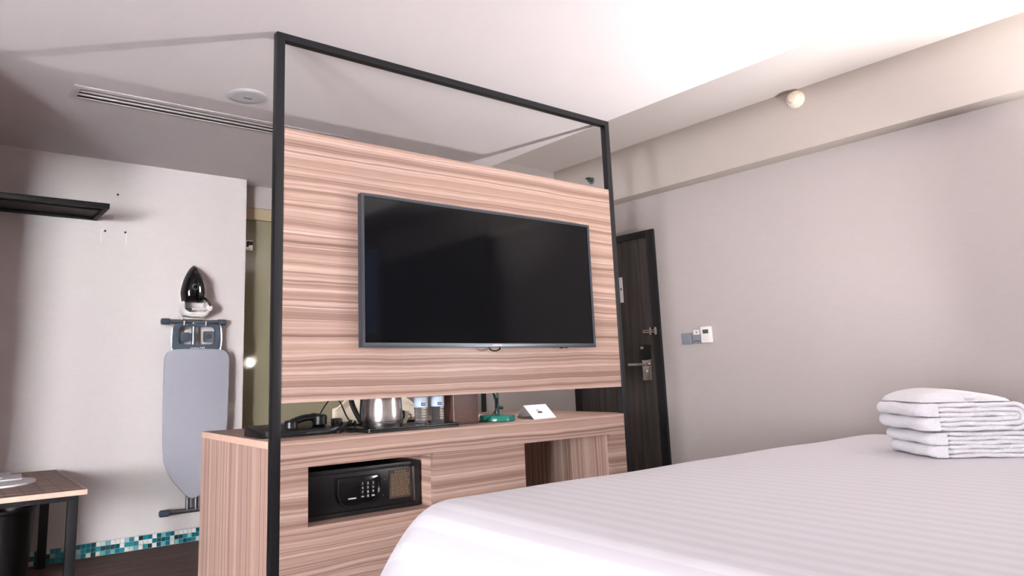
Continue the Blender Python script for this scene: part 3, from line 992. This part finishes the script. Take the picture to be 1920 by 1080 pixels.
# paper sheet under the lamp, tent card
pp = part('paper_sheet', MB().box(1.20, 1.48, .42, .60, TOP + .0003, TOP + .003), m_paper, None, at=(1.34, .5, TOP))
pp['label'] = 'white printed folder lying on the console behind the lamp'
pp['category'] = 'paper'
tc = thing('tent_card', 'folded white tent card with a small dark emblem on the console', 'card', (1.47, .165, TOP))
fl_, fr_ = Vector((1.372, .058, TOP)), Vector((1.538, .072, TOP))
bl_, br_ = Vector((1.455, .275, TOP)), Vector((1.621, .289, TOP))
rl_, rr_ = Vector((1.402, .165, TOP + .063)), Vector((1.568, .179, TOP + .063))


def sheet(a, b, c, d, th=.0012):
    n = (b - a).cross(d - a).normalized() * th
    return MB().add([a, b, c, d, a + n, b + n, c + n, d + n], [(0, 1, 2, 3), (7, 6, 5, 4), (0, 4, 5, 1), (1, 5, 6, 2), (2, 6, 7, 3), (3, 7, 4, 0)])


part('front_leaf', sheet(fl_, fr_, rr_, rl_), m_paper, tc)
part('back_leaf', sheet(br_, bl_, rl_, rr_), m_paper, tc)
up_ = (rl_ - fl_)
ex = (fr_ - fl_).normalized()
ey = up_.normalized()
en = ex.cross(ey)


def onleaf(u, v):
    return fl_ + ex * u + ey * v + en * .0016


lg = MB()
cx, cy = .078, .062
lg.add([onleaf(cx - .016, cy - .012), onleaf(cx + .018, cy - .012), onleaf(cx + .020, cy + .002), onleaf(cx - .014, cy + .004)], [(0, 1, 2, 3)])
part('emblem', lg, m_print, tc)
part('emblem_arch', MB().tube([onleaf(cx - .004 + .010 * math.cos(t), cy + .004 + .016 * math.sin(t)) for t in [PI * k / 8 for k in range(9)]], .0012, 5), m_print, tc)

# cream shell chair behind the console
ch = thing('shell_chair', 'cream plastic shell chair behind the console', 'chair', (1.26, 1.30, 0))
n_u, n_v = 14, 18
v, f = [], []
prof = []
for j in range(n_v + 1):
    t = j / n_v
    if t < .45:
        s_ = t / .45
        prof.append((1.06 + s_ * .36, .44 - .02 * math.sin(s_ * PI)))
    else:
        s_ = (t - .45) / .55
        prof.append((1.42 + .05 * math.sin(s_ * PI / 2), .44 + .46 * s_))
for j, (y, z) in enumerate(prof):
    t = j / n_v
    half = .31 if t < .86 else .31 * (1 - .28 * ((t - .86) / .14) ** 2.5)
    for i in range(n_u + 1):
        u = -1 + 2 * i / n_u
        curl = (abs(u) ** 2.5)
        v.append((1.26 + u * half, y - (.09 * curl if t > .45 else 0), z + (.05 * curl if t <= .45 else 0) - (.05 * curl if t > .9 else 0)))
for j in range(n_v):
    for i in range(n_u):
        a = j * (n_u + 1) + i
        f.append((a, a + 1, a + n_u + 2, a + n_u + 1))
so = part('seat_shell', MB().add(v, f), m_cream, ch)
sm = so.modifiers.new('thickness', 'SOLIDIFY')
sm.thickness = .012
sm.offset = 0
for sx in (-1, 1):
    for (yt, yb) in ((1.12, 1.05), (1.38, 1.50)):
        part('leg', MB().tube([(1.26 + sx * .13, yt, .425), (1.26 + sx * .23, yb, 0)], .013, 10), m_edge, ch)

# ------------------------------------------------------------------ ironing wall
ib = thing('ironing_board', 'grey cloth covered ironing board hanging on the wall', 'ironing board', (.352, 2.14, 0.18))
cxb = .355
ol = []
half = [(0.0, 1.202), (.13, 1.200), (.175, 1.188), (.196, 1.165), (.205, 1.13), (.206, 1.0), (.203, .75), (.192, .55), (.18, .49), (.14, .405), (.09, .345), (.045, .295), (.02, .28), (0, .277)]
hp = smoothpath([(a, b, 0) for a, b in half], 4)
ol = [(cxb + p.x, p.y) for p in hp[1:-1]] + [(cxb - p.x, p.y) for p in reversed(hp[1:-1])]
part('board_cover', MB().prism(ol, 2.095, 2.125), m_boardcloth, ib, 0.010)
part('board_tray', MB().prism([((x - cxb) * .96 + cxb, (z - .74) * .98 + .74) for x, z in ol], 2.126, 2.145), m_tube, ib)
part('iron_rest', MB().ringprism(rrect(.196, .507, 1.19, 1.368, .035), rrect(.236, .468, 1.232, 1.345, .025), 2.12, 2.145), m_bluegrey, ib, 0.006)
part('rest_pad', MB().prism(rrect(.252, .312, 1.248, 1.308, .012), 2.128, 2.14), m_bluegrey, ib, 0.003)
part('rest_pad', MB().prism(rrect(.395, .466, 1.246, 1.318, .012), 2.128, 2.14), m_tube, ib, 0.003)
part('rest_pad', MB().prism(circ(.432, 1.284, .017), 2.124, 2.13), m_bluegrey, ib, 0.001)
part('strut', MB().tube([(.333, 2.135, 1.19), (.333, 2.135, 1.372)], .0135, 12), m_tube, ib)
part('cross_bar', MB().tube([(.168, 2.14, 1.377), (.508, 2.14, 1.379)], .0145, 12), m_tube, ib)
for xa, xb in ((.128, .182), (.488, .542)):
    part('rubber_cap', MB().tube([(xa, 2.14, 1.377), (xa + .004, 2.14, 1.377), (xb - .004, 2.14, 1.378), (xb, 2.14, 1.378)], [.012, .02, .02, .017], 12), m_bluegrey, ib)
part('wire_edge', MB().tube(smoothpath([(.198, 2.125, 1.19), (.192, 2.12, 1.25), (.196, 2.12, 1.33), (.21, 2.12, 1.36)], 5), .003, 6).tube(smoothpath([(.505, 2.125, 1.19), (.512, 2.12, 1.25), (.508, 2.12, 1.33), (.498, 2.12, 1.36)], 5), .003, 6), m_chrome, ib)
for x in (.330, .383):
    part('leg', MB().tube([(x, 2.14, .205), (x, 2.14, .5)], .0135, 12), m_tube, ib)
part('foot_bar', MB().tube([(.19, 2.14, .2), (.53, 2.14, .198)], .0145, 12), m_tube, ib)
for xa, xb in ((.162, .222), (.498, .558)):
    part('rubber_cap', MB().tube([(xa, 2.14, .2), (xa + .005, 2.14, .2), (xb - .004, 2.14, .2), (xb, 2.14, .2)], [.014, .021, .021, .017], 12), m_bluegrey, ib)
bm_ = MB()
for k, (wd, hh) in enumerate(((.007, .004), (.006, .005), (.008, .004), (.005, .006), (.008, .005), (.005, .004), (.004, .010), (.007, .008), (.004, .011))):
    bm_.box(.312 + k * .0105, .312 + k * .0105 + wd, 2.1192, 2.1202, 1.205, 1.205 + hh)
part('board_mark', bm_, m_paper, ib)

ih = thing('iron_holder', 'white wall holder with hooks under the iron', 'holder', (.33, YL, 1.41))
part('back_plate', MB().prism(rrect(.248, .425, 1.40, 1.66, .03), 2.18, YL - .0005), m_white, ih, 0.004)
part('pocket', MB().prism([(.243, 1.505), (.247, 1.44), (.262, 1.418), (.30, 1.408), (.37, 1.408), (.405, 1.42), (.415, 1.44), (.418, 1.505), (.405, 1.505), (.400, 1.45), (.385, 1.43), (.28, 1.428), (.262, 1.45), (.257, 1.505)], 2.085, 2.18), m_white, ih, 0.003)
part('pocket_lip', MB().prism([(.243, 1.47), (.25, 1.44), (.27, 1.42), (.39, 1.42), (.41, 1.44), (.416, 1.47), (.405, 1.455), (.38, 1.437), (.285, 1.437), (.258, 1.455)], 2.075, 2.087), m_white, ih, 0.003)
for x in (.266, .405):
    part('hook', MB().tube(smoothpath([(x, 2.17, 1.415), (x, 2.165, 1.395), (x, 2.16, 1.36), (x, 2.14, 1.350), (x, 2.118, 1.357), (x, 2.113, 1.38)], 5), .004, 8), m_white, ih)
ir = thing('steam_iron', 'black steam iron stored upright on the wall', 'iron', (.325, 2.15, 1.50))
# soleplate outline (tip up) and domed body as stacked outlines toward the viewer
def ironring(sc, zc=1.505, tipz=1.752, wid=.080, dx=0.0):
    pts = []
    N = 26
    for k in range(N + 1):
        t = k / N
        zz = zc + (tipz - zc) * t
        hw = wid * (1 - t ** 2.1) ** .75 * (1 - .18 * max(0, .25 - t) / .25)
        pts.append((hw * sc, zz))
    R_ = [(.325 + dx + a, (b - 1.59) * sc + 1.59) for a, b in pts]
    L_ = [(.325 + dx - a, (b - 1.59) * sc + 1.59) for a, b in reversed(pts[:-1])]
    return R_ + L_


def stack(rings):
    n = len(rings[0][0])
    v, f = [], []
    for pts, y in rings:
        v += [(a, y, b) for a, b in pts]
    for i in range(len(rings) - 1):
        for k in range(n):
            f.append((i * n + k, i * n + (k + 1) % n, (i + 1) * n + (k + 1) % n, (i + 1) * n + k))
    f.append(tuple(range(n)))
    f.append(tuple((len(rings) - 1) * n + k for k in range(n)))
    return MB().add(v, f)


part('soleplate', stack([(ironring(1.0), 2.178), (ironring(1.02), 2.17), (ironring(1.0), 2.166)]), m_white, ir)
part('iron_body', stack([(ironring(.99), 2.166), (ironring(.97), 2.14), (ironring(.9), 2.115), (ironring(.78), 2.098), (ironring(.6), 2.086), (ironring(.35), 2.080)]), m_blackg, ir, sharp=60)
part('handle', MB().tube(smoothpath([(.325, 2.10, 1.70), (.327, 2.065, 1.675), (.335, 2.04, 1.62), (.342, 2.04, 1.55), (.345, 2.06, 1.515), (.345, 2.10, 1.51)], 5), .014, 10), m_blackg, ir)
part('dial', MB().lathe([(.022, .02), (.022, -.004), (.018, -.009), (.001, -.01)], (.318, 2.085, 1.60), 24, 'y'), m_tube, ir)
part('dial_cap', MB().lathe([(.015, .0), (.013, -.012), (.001, -.013)], (.318, 2.085, 1.60), 20, 'y'), m_blackg, ir)
part('cord_boot', MB().tube(smoothpath([(.375, 2.09, 1.535), (.392, 2.07, 1.515), (.405, 2.06, 1.49), (.41, 2.055, 1.475)], 4), .008, 8), m_blackp, ir)
part('cord_end', MB().lathe([(.019, -.006), (.021, 0), (.019, .008)], (.405, 2.06, 1.463), 16, 'y'), m_white, ir)
ic = [(.40, 2.07, 1.46)]
random.seed(5)
for k in range(16):
    ic.append((.27 + .115 * ((k * 7) % 11) / 10, 2.10 + .05 * random.random(), 1.436 + .03 * random.random()))
part('wound_cord', MB().tube(smoothpath(ic, 6), .0055, 7), m_white, ir)
part('plug', MB().box(.266, .300, 2.085, 2.115, 1.435, 1.462), m_print, ir, 0.004)

# black wall shelf
shf = thing('wall_shelf', 'black metal shelf on the wall above the luggage table', 'shelf', (-.6, 2.0, 2.0))
SX = (-.969, -.262)
part('shelf_board', MB().box(SX[0] + .03, SX[1] - .03, 1.85, YL - .03, 2.012, 2.022), m_blackp, shf)
part('front_rail', MB().box(SX[0], SX[1], 1.82, 1.85, 2.0, 2.030), m_black, shf, 0.001)
part('back_rail', MB().box(SX[0], SX[1], YL - .03, YL - .0005, 2.0, 2.030), m_black, shf, 0.001)
part('end_rail', MB().box(SX[1] - .03, SX[1], 1.85, YL - .03, 2.0, 2.030), m_black, shf, 0.001)
part('end_rail', MB().box(SX[0], SX[0] + .03, 1.85, YL - .03, 2.0, 2.030), m_black, shf, 0.001)
part('hanging_rail', MB().tube([(SX[0] + .03, 1.90, 1.995 + .01), (SX[1] - .03, 1.90, 1.995 + .01)], .006, 10), m_black, shf)

# luggage table
lt = thing('luggage_table', 'low table with plaid brown top and black metal legs', 'table', (-.68, 1.65, 0))
part('tabletop', MB().prism([(-.415, 1.165), (-.415, 2.14), (-.965, 2.14 if False else 1.44), (-.965, 1.165)] if False else [(-.96, 1.165), (-.415, 1.165), (-.415, 2.14), (-.96, 2.14)], .50, .52, 'xy'), m_plaid, lt)
part('top_edging', MB().box(-.96, -.413, 1.160, 1.165, .498, .5205), m_edge, lt)
part('top_edging', MB().box(-.415, -.411, 1.165, 2.14, .498, .5205), m_edge, lt)
part('inlay_line', MB().box(-.96, -.415, 1.245, 1.250, .5195, .5204), m_edge, lt)
for x in (-.485, -.955):
    for y in (1.19, 2.095):
        part('leg', MB().box(x, x + .043, y, y + .035, 0, .472), m_black, lt, 0.001)
part('apron', MB().box(-.955, -.442, 1.19, 1.215, .472, .5), m_black, lt)
part('apron', MB().box(-.955, -.442, 2.105, 2.13, .472, .5), m_black, lt)
part('apron', MB().box(-.470, -.442, 1.215, 2.105, .472, .5), m_black, lt)
# waste bin under it
wb_ = thing('waste_bin', 'black waste bin under the luggage table', 'bin', (-.69, 1.80, 0))
part('bin_body', MB().lathe([(.12, 0), (.125, .004), (.15, .38), (.142, .38), (.118, .01), (.001, .008)], (-.69, 1.80, 0), 36), m_blackp, wb_)
part('bin_rim', MB().lathe([(.150, .372), (.155, .378), (.155, .39), (.142, .39), (.142, .372)], (-.69, 1.80, 0), 36, cap0=False, cap1=False), m_blackp, wb_)
# papers
def paper(pts, z, th, label):
    o = part('paper_sheet', MB().prism(pts, z, z + th, 'xy'), m_paper, None, at=(pts[0][0], pts[0][1], z))
    o['label'] = label
    o['category'] = 'paper'
    return o


arc = [(-.75 + .19 * math.sin(t), 1.70 + .19 * math.cos(t) * 1.0) for t in [PI * (.0 + k / 14) for k in range(15)]]
paper([(-.94, 1.90), (-.94, 1.52)] + list(reversed(arc)), .5206, .008, 'lowest white leaflet with a rounded end on the luggage table')
paper([(-.93, 1.68), (-.62, 1.74), (-.60, 1.96), (-.93, 1.98)], .5288, .006, 'white leaflet stacked in the middle of the pile on the luggage table')
paper([(-.92, 1.76), (-.70, 1.80), (-.64, 2.02), (-.92, 2.06)], .535, .007, 'topmost white leaflet of the pile on the luggage table')

# ------------------------------------------------------------------ bed
BX0, BX1, BY0, BY1, BZ = -.05, 2.27, -3.35, -1.06, .69
bd = thing('bed', 'large bed with white striped duvet filling the foreground', 'bed', ((BX0 + BX1) / 2, (BY0 + BY1) / 2, 0))
part('bed_base', MB().box(BX0 + .12, BX1 - .08, BY0 + .05, BY1 - .14, 0.0, .28), m_bedbase, bd, 0.01)
part('mattress', MB().box(BX0 + .08, BX1 - .05, BY0, BY1 - .10, .28, .60), m_mattress, bd, 0.05)
# duvet: rings growing outward from the top then draping down
prof = [(-.55, .700), (-.40, .700), (-.28, .700), (-.18, .700), (-.10, .700), (-.05, .699), (-.015, .694), (.015, .682), (.042, .662), (.07, .632), (.10, .592), (.13, .545), (.16, .49), (.19, .43), (.21, .37), (.225, .3), (.235, .22), (.24, .14)]
NR = 160


def ring(d, z, wob):
    x0, x1, y0, y1 = BX0 - d, BX1 + d * .35, BY0 - .0 , BY1 + d
    r = max(.03, .09 + d * .9)
    out = []
    per = []
    for cx_, cy_, a0 in ((x1 - r, y1 - r, 0), (x0 + r, y1 - r, PI / 2)):
        per.append((cx_, cy_, a0))
    pts = []
    n1 = 40
    for k in range(n1):
        pts.append((x1, y0 + (y1 - r - y0) * k / n1))
    for k in range(12):
        a = PI / 2 * k / 12
        pts.append((x1 - r + r * math.cos(a), y1 - r + r * math.sin(a)))
    n2 = 46
    for k in range(n2):
        pts.append((x1 - r + (x0 + r - x1 + r) * k / n2, y1))
    for k in range(12):
        a = PI / 2 + PI / 2 * k / 12
        pts.append((x0 + r + r * math.cos(a), y1 - r + r * math.sin(a)))
    n3 = 50
    for k in range(n3 + 1):
        pts.append((x0, y1 - r + (y0 - y1 + r) * k / n3))
    N = len(pts)
    for i, (x, y) in enumerate(pts):
        t = i / N
        amp = wob * (.6 * math.sin(t * 47) + .4 * math.sin(t * 83 + 1.3) + .3 * math.sin(t * 131 + .4))
        cxm, cym = (x0 + x1) / 2, (y0 + y1) / 2
        nx, ny = (x - cxm) / (x1 - x0), (y - cym) / (y1 - y0)
        L = math.hypot(nx, ny) + 1e-6
        out.append((x + nx / L * amp, y + ny / L * amp, z + .0015 * math.sin(x * 5 + 1) * math.sin(y * 4) + .001 * math.sin(x * 11) * math.sin(y * 9 + 2)))
    return out


v, f = [], []
rings = []
for d, z in prof:
    rings.append(ring(d, z, max(0, (.66 - z)) * .07))
n = len(rings[0])
for rg in rings:
    v += rg
for i in range(len(rings) - 1):
    for k in range(n - 1):
        f.append((i * n + k, i * n + k + 1, (i + 1) * n + k + 1, (i + 1) * n + k))
# fill the inside of the top with a strip grid between the two long sides of the inner ring
inner = rings[0]
cxm = (BX0 + BX1) / 2
fan = []
mid0 = len(v)
m = n // 2
for k in range(m):
    a, b = k, n - 1 - k
    if k + 1 >= b - 1 and k + 1 == b:
        break
    if k + 1 < n - 1 - (k + 1):
        f.append((k, k + 1, n - 2 - k, n - 1 - k))
    elif k + 1 == n - 1 - (k + 1):
        f.append((k, k + 1, n - 1 - k))
dv = part('duvet', MB().add(v, f), m_bed, bd, sharp=180)
ss = dv.modifiers.new('smooth', 'SUBSURF')
ss.levels = 1
ss.render_levels = 1

# ------------------------------------------------------------------ towels
def cloth_strip(path, th, V, seed, taper=True):
    """terry sheet of thickness th swept along a (u, z) path, v runs back; long edges rounded"""
    rnd = random.Random(seed)
    P = [Vector((a, b, 0)) for a, b in path]
    N = len(P)
    e = th * .5
    sec = []                              # (v, n) rounded rectangle
    for k in range(7):
        a = PI / 2 + PI * k / 6
        sec.append((e + e * math.cos(a), e * math.sin(a)))
    for q_ in (.2, .4, .6, .8):
        sec.append((V * q_, -e))
    for k in range(7):
        a = -PI / 2 + PI * k / 6
        sec.append((V - e + e * math.cos(a), e * math.sin(a)))
    for q_ in (.8, .6, .4, .2):
        sec.append((V * q_, e))
    m_ = len(sec)
    p1, p2, p3 = (rnd.uniform(0, 6) for _ in range(3))
    v_, f_ = [], []
    for i in range(N):
        t = (P[min(i + 1, N - 1)] - P[max(i - 1, 0)]).normalized()
        nn = Vector((-t.y, t.x, 0))
        edge = min(i, N - 1 - i)
        sc_ = 1.0 if edge >= 2 else (.45, .85)[edge]
        for (vv, k) in sec:
            wob = .0018 * math.sin(P[i].x * 40 + p1 + vv * 9) + .0012 * math.sin(P[i].x * 95 + p2)
            vw = .003 * math.sin(P[i].x * 28 + p3) + .002 * math.sin(P[i].x * 71 + p1)
            c_ = P[i] + nn * (k * sc_ + wob * .6)
            v_.append((c_.x, vv + vw, c_.y))
    for i in range(N - 1):
        for k in range(m_):
            f_.append((i * m_ + k, i * m_ + (k + 1) % m_, (i + 1) * m_ + (k + 1) % m_, (i + 1) * m_ + k))
    f_.append(tuple(range(m_)))
    f_.append(tuple((N - 1) * m_ + k for k in range(m_)))
    return MB().add(v_, f_)


def lobe(z0, z1, V, u_in, seed, bulge):
    """rounded folded edge on the u=0 side"""
    h, zc = (z1 - z0) / 2, (z0 + z1) / 2
    rnd = random.Random(seed)
    p1, p2 = rnd.uniform(0, 6), rnd.uniform(0, 6)
    sec = []
    for k in range(13):
        a = PI / 2 + PI * k / 12
        sec.append((-.004 + bulge * math.cos(a), zc + h * math.sin(a)))
    sec += [(u_in, z0), (u_in, z1)]
    m_ = len(sec)
    NV = 18
    v_, f_ = [], []
    for j in range(NV + 1):
        t = j / NV
        e = min(t, 1 - t)
        g = 1.0 if e > .12 else math.sqrt(max(0, 1 - ((.12 - e) / .12) ** 2)) * .55 + .45
        for (a, b) in sec:
            uu = (a if a >= u_in else a * g) + .002 * math.sin(t * 15 + p1)
            v_.append((uu, -.002 + (V + .004) * t, zc + (b - zc) * (.9 + .1 * g) + .0012 * math.sin(t * 11 + p2)))
    for j in range(NV):
        for k in range(m_):
            f_.append((j * m_ + k, j * m_ + (k + 1) % m_, (j + 1) * m_ + (k + 1) % m_, (j + 1) * m_ + k))
    f_.append(tuple(range(m_)))
    f_.append(tuple(NV * m_ + k for k in range(m_)))
    return MB().add(v_, f_)


def towel(label, z0, H, U, V, rz, off, seed, nest=3):
    t = thing('bath_towel', label, 'towel', (1.497 + off[0], -1.629 + off[1], z0), rz, 'folded towels on the bed')
    th = H / (2 * nest)
    rnd = random.Random(seed)
    for k in range(nest):
        r = H / 2 - th * (k + .5)
        zc = H / 2
        cxr = U - H / 2
        ue = .012 + rnd.uniform(0, .02)
        pts = [(ue + (cxr - ue) * i / 16, zc + r) for i in range(17)]
        if r > th * .3:
            pts += [(cxr + r * math.sin(PI * i / 10), zc + r * math.cos(PI * i / 10)) for i in range(1, 10)]
        ue = .012 + rnd.uniform(0, .02)
        pts += [(cxr + (ue - cxr) * i / 16, zc - r) for i in range(17)]
        part('fold', cloth_strip(pts, th * .97, V, seed * 10 + k), m_towel, t, local=True, sharp=70)
    part('folded_edge', lobe(0.001, H / 2 - .0005, V, .03, seed, .022), m_towel, t, local=True, sharp=70)
    part('folded_edge', lobe(H / 2 + .0005, H - .001, V, .03, seed + 1, .026), m_towel, t, local=True, sharp=70)
    return t


TR = math.radians(-41)
towel('lowest folded white bath towel, lying directly on the duvet', BZ + .0125, .078, .31, .26, TR, (0.01, 0.0), 2)
towel('middle folded white bath towel between the other two', BZ + .0940, .086, .305, .27, TR, (-.010, .008), 3)
tt_ = thing('hand_towel', 'small folded white towel on top of the stack', 'towel', (1.497 - .006, -1.629 + .01, BZ + .1820), TR, 'folded towels on the bed')
v, f = [], []
NU, NVv = 22, 14
for side in (1, 0):
    for j in range(NVv + 1):
        for i in range(NU + 1):
            a, b = i / NU, j / NVv
            ea = (1 - abs(2 * a - 1) ** 3.2) ** .5
            eb = (1 - abs(2 * b - 1) ** 4) ** .45
            hgt = .040 * ea * eb * (1 - .45 * max(0, a - .35) / .65) if side else 0.0
            v.append((-.012 + .275 * a, .004 + .262 * b, hgt + (.0012 * math.sin(a * 13 + b * 5) * ea * eb if side else 0) + .0003))
S_ = (NU + 1) * (NVv + 1)
for j in range(NVv):
    for i in range(NU):
        a = j * (NU + 1) + i
        f.append((a, a + 1, a + NU + 2, a + NU + 1))
        f.append((S_ + a, S_ + a + NU + 1, S_ + a + NU + 2, S_ + a + 1))
for i in range(NU):
    for b in (0, NVv):
        a = b * (NU + 1) + i
        f.append((a, a + 1, S_ + a + 1, S_ + a))
for j in range(NVv):
    for b in (0, NU):
        a = j * (NU + 1) + b
        f.append((a, a + NU + 1, S_ + a + NU + 1, S_ + a))
part('towel_cloth', MB().add(v, f), m_towel, tt_, local=True, sharp=80)
part('woven_tag', MB().box(.12, .15, .0, .012, .012, .014), m_paper, tt_, local=True)

# ------------------------------------------------------------------ outside the frame: uplighter by the bed, dark curtain
ul = thing('floor_uplighter', 'small black uplighter lamp beside the bed', 'lamp', (2.45, -2.2, 0))
part('foot', MB().lathe([(.13, 0), (.13, .012), (.02, .02)], (2.45, -2.2, 0), 32), m_black, ul)
light_shield = MB()  # unseen shield added to keep lamp light off the nearby wall
_v, _f = [], []
for k in range(17):
    a = math.radians(-95 + 162 * k / 16)
    for rr, zz in ((.104, .88), (.104, 1.10), (.100, 1.10), (.100, .88)):
        _v.append((2.45 + rr * math.cos(a), -2.2 + rr * math.sin(a), zz))
for k in range(16):
    for j in range(4):
        _f.append((4 * k + j, 4 * k + (j + 1) % 4, 4 * k + 4 + (j + 1) % 4, 4 * k + 4 + j))
_f += [(0, 1, 2, 3), (64, 65, 66, 67)]
part('light_shield', light_shield.add(_v, _f), m_black, ul)
part('pole', MB().tube([(2.45, -2.2, .015), (2.45, -2.2, .86)], .012, 12), m_black, ul)
part('bowl', MB().lathe([(.015, .86), (.06, .872), (.092, .91), (.10, .958), (.098, .958), (.088, .912), (.056, .878), (.001, .868)], (2.45, -2.2, 0), 36), m_black, ul)
UPL = bpy.data.lights.new('uplighter_bulb', 'POINT')
UPL.energy = 245
UPL.shadow_soft_size = .03
UPL.color = (1.0, .97, .95)
uo = bpy.data.objects.new('uplighter_bulb', UPL)
COL.objects.link(uo)
uo.parent = ul
uo.location = (0, 0, .95)
DL = bpy.data.lights.new('desk_lamp_bulb', 'POINT')
DL.energy = 4
DL.shadow_soft_size = .02
DL.color = (1.0, .92, .82)
do_ = bpy.data.objects.new('desk_lamp_bulb', DL)
COL.objects.link(do_)
do_.parent = lm
do_.location = HEAD - Vector((*LC, TOP)) + q * .016
do_.rotation_euler = q.to_track_quat('-Z', 'Y').to_euler()

cu_ = MB()
v, f = [], []
NY = 90
for i in range(NY + 1):
    y = -4.35 + 1.9 * i / NY
    x = 3.0 + .035 * math.sin(i * .9)
    v += [(x, y, .02), (x, y, 2.25)]
for i in range(NY):
    f.append((2 * i, 2 * i + 2, 2 * i + 3, 2 * i + 1))
cu = part('curtain', MB().add(v, f), m_curtain, None, at=(3.0, -3.4, 0))
cu['label'] = 'dark brown pleated curtain along the right wall behind the bed head'
cu['category'] = 'curtain'
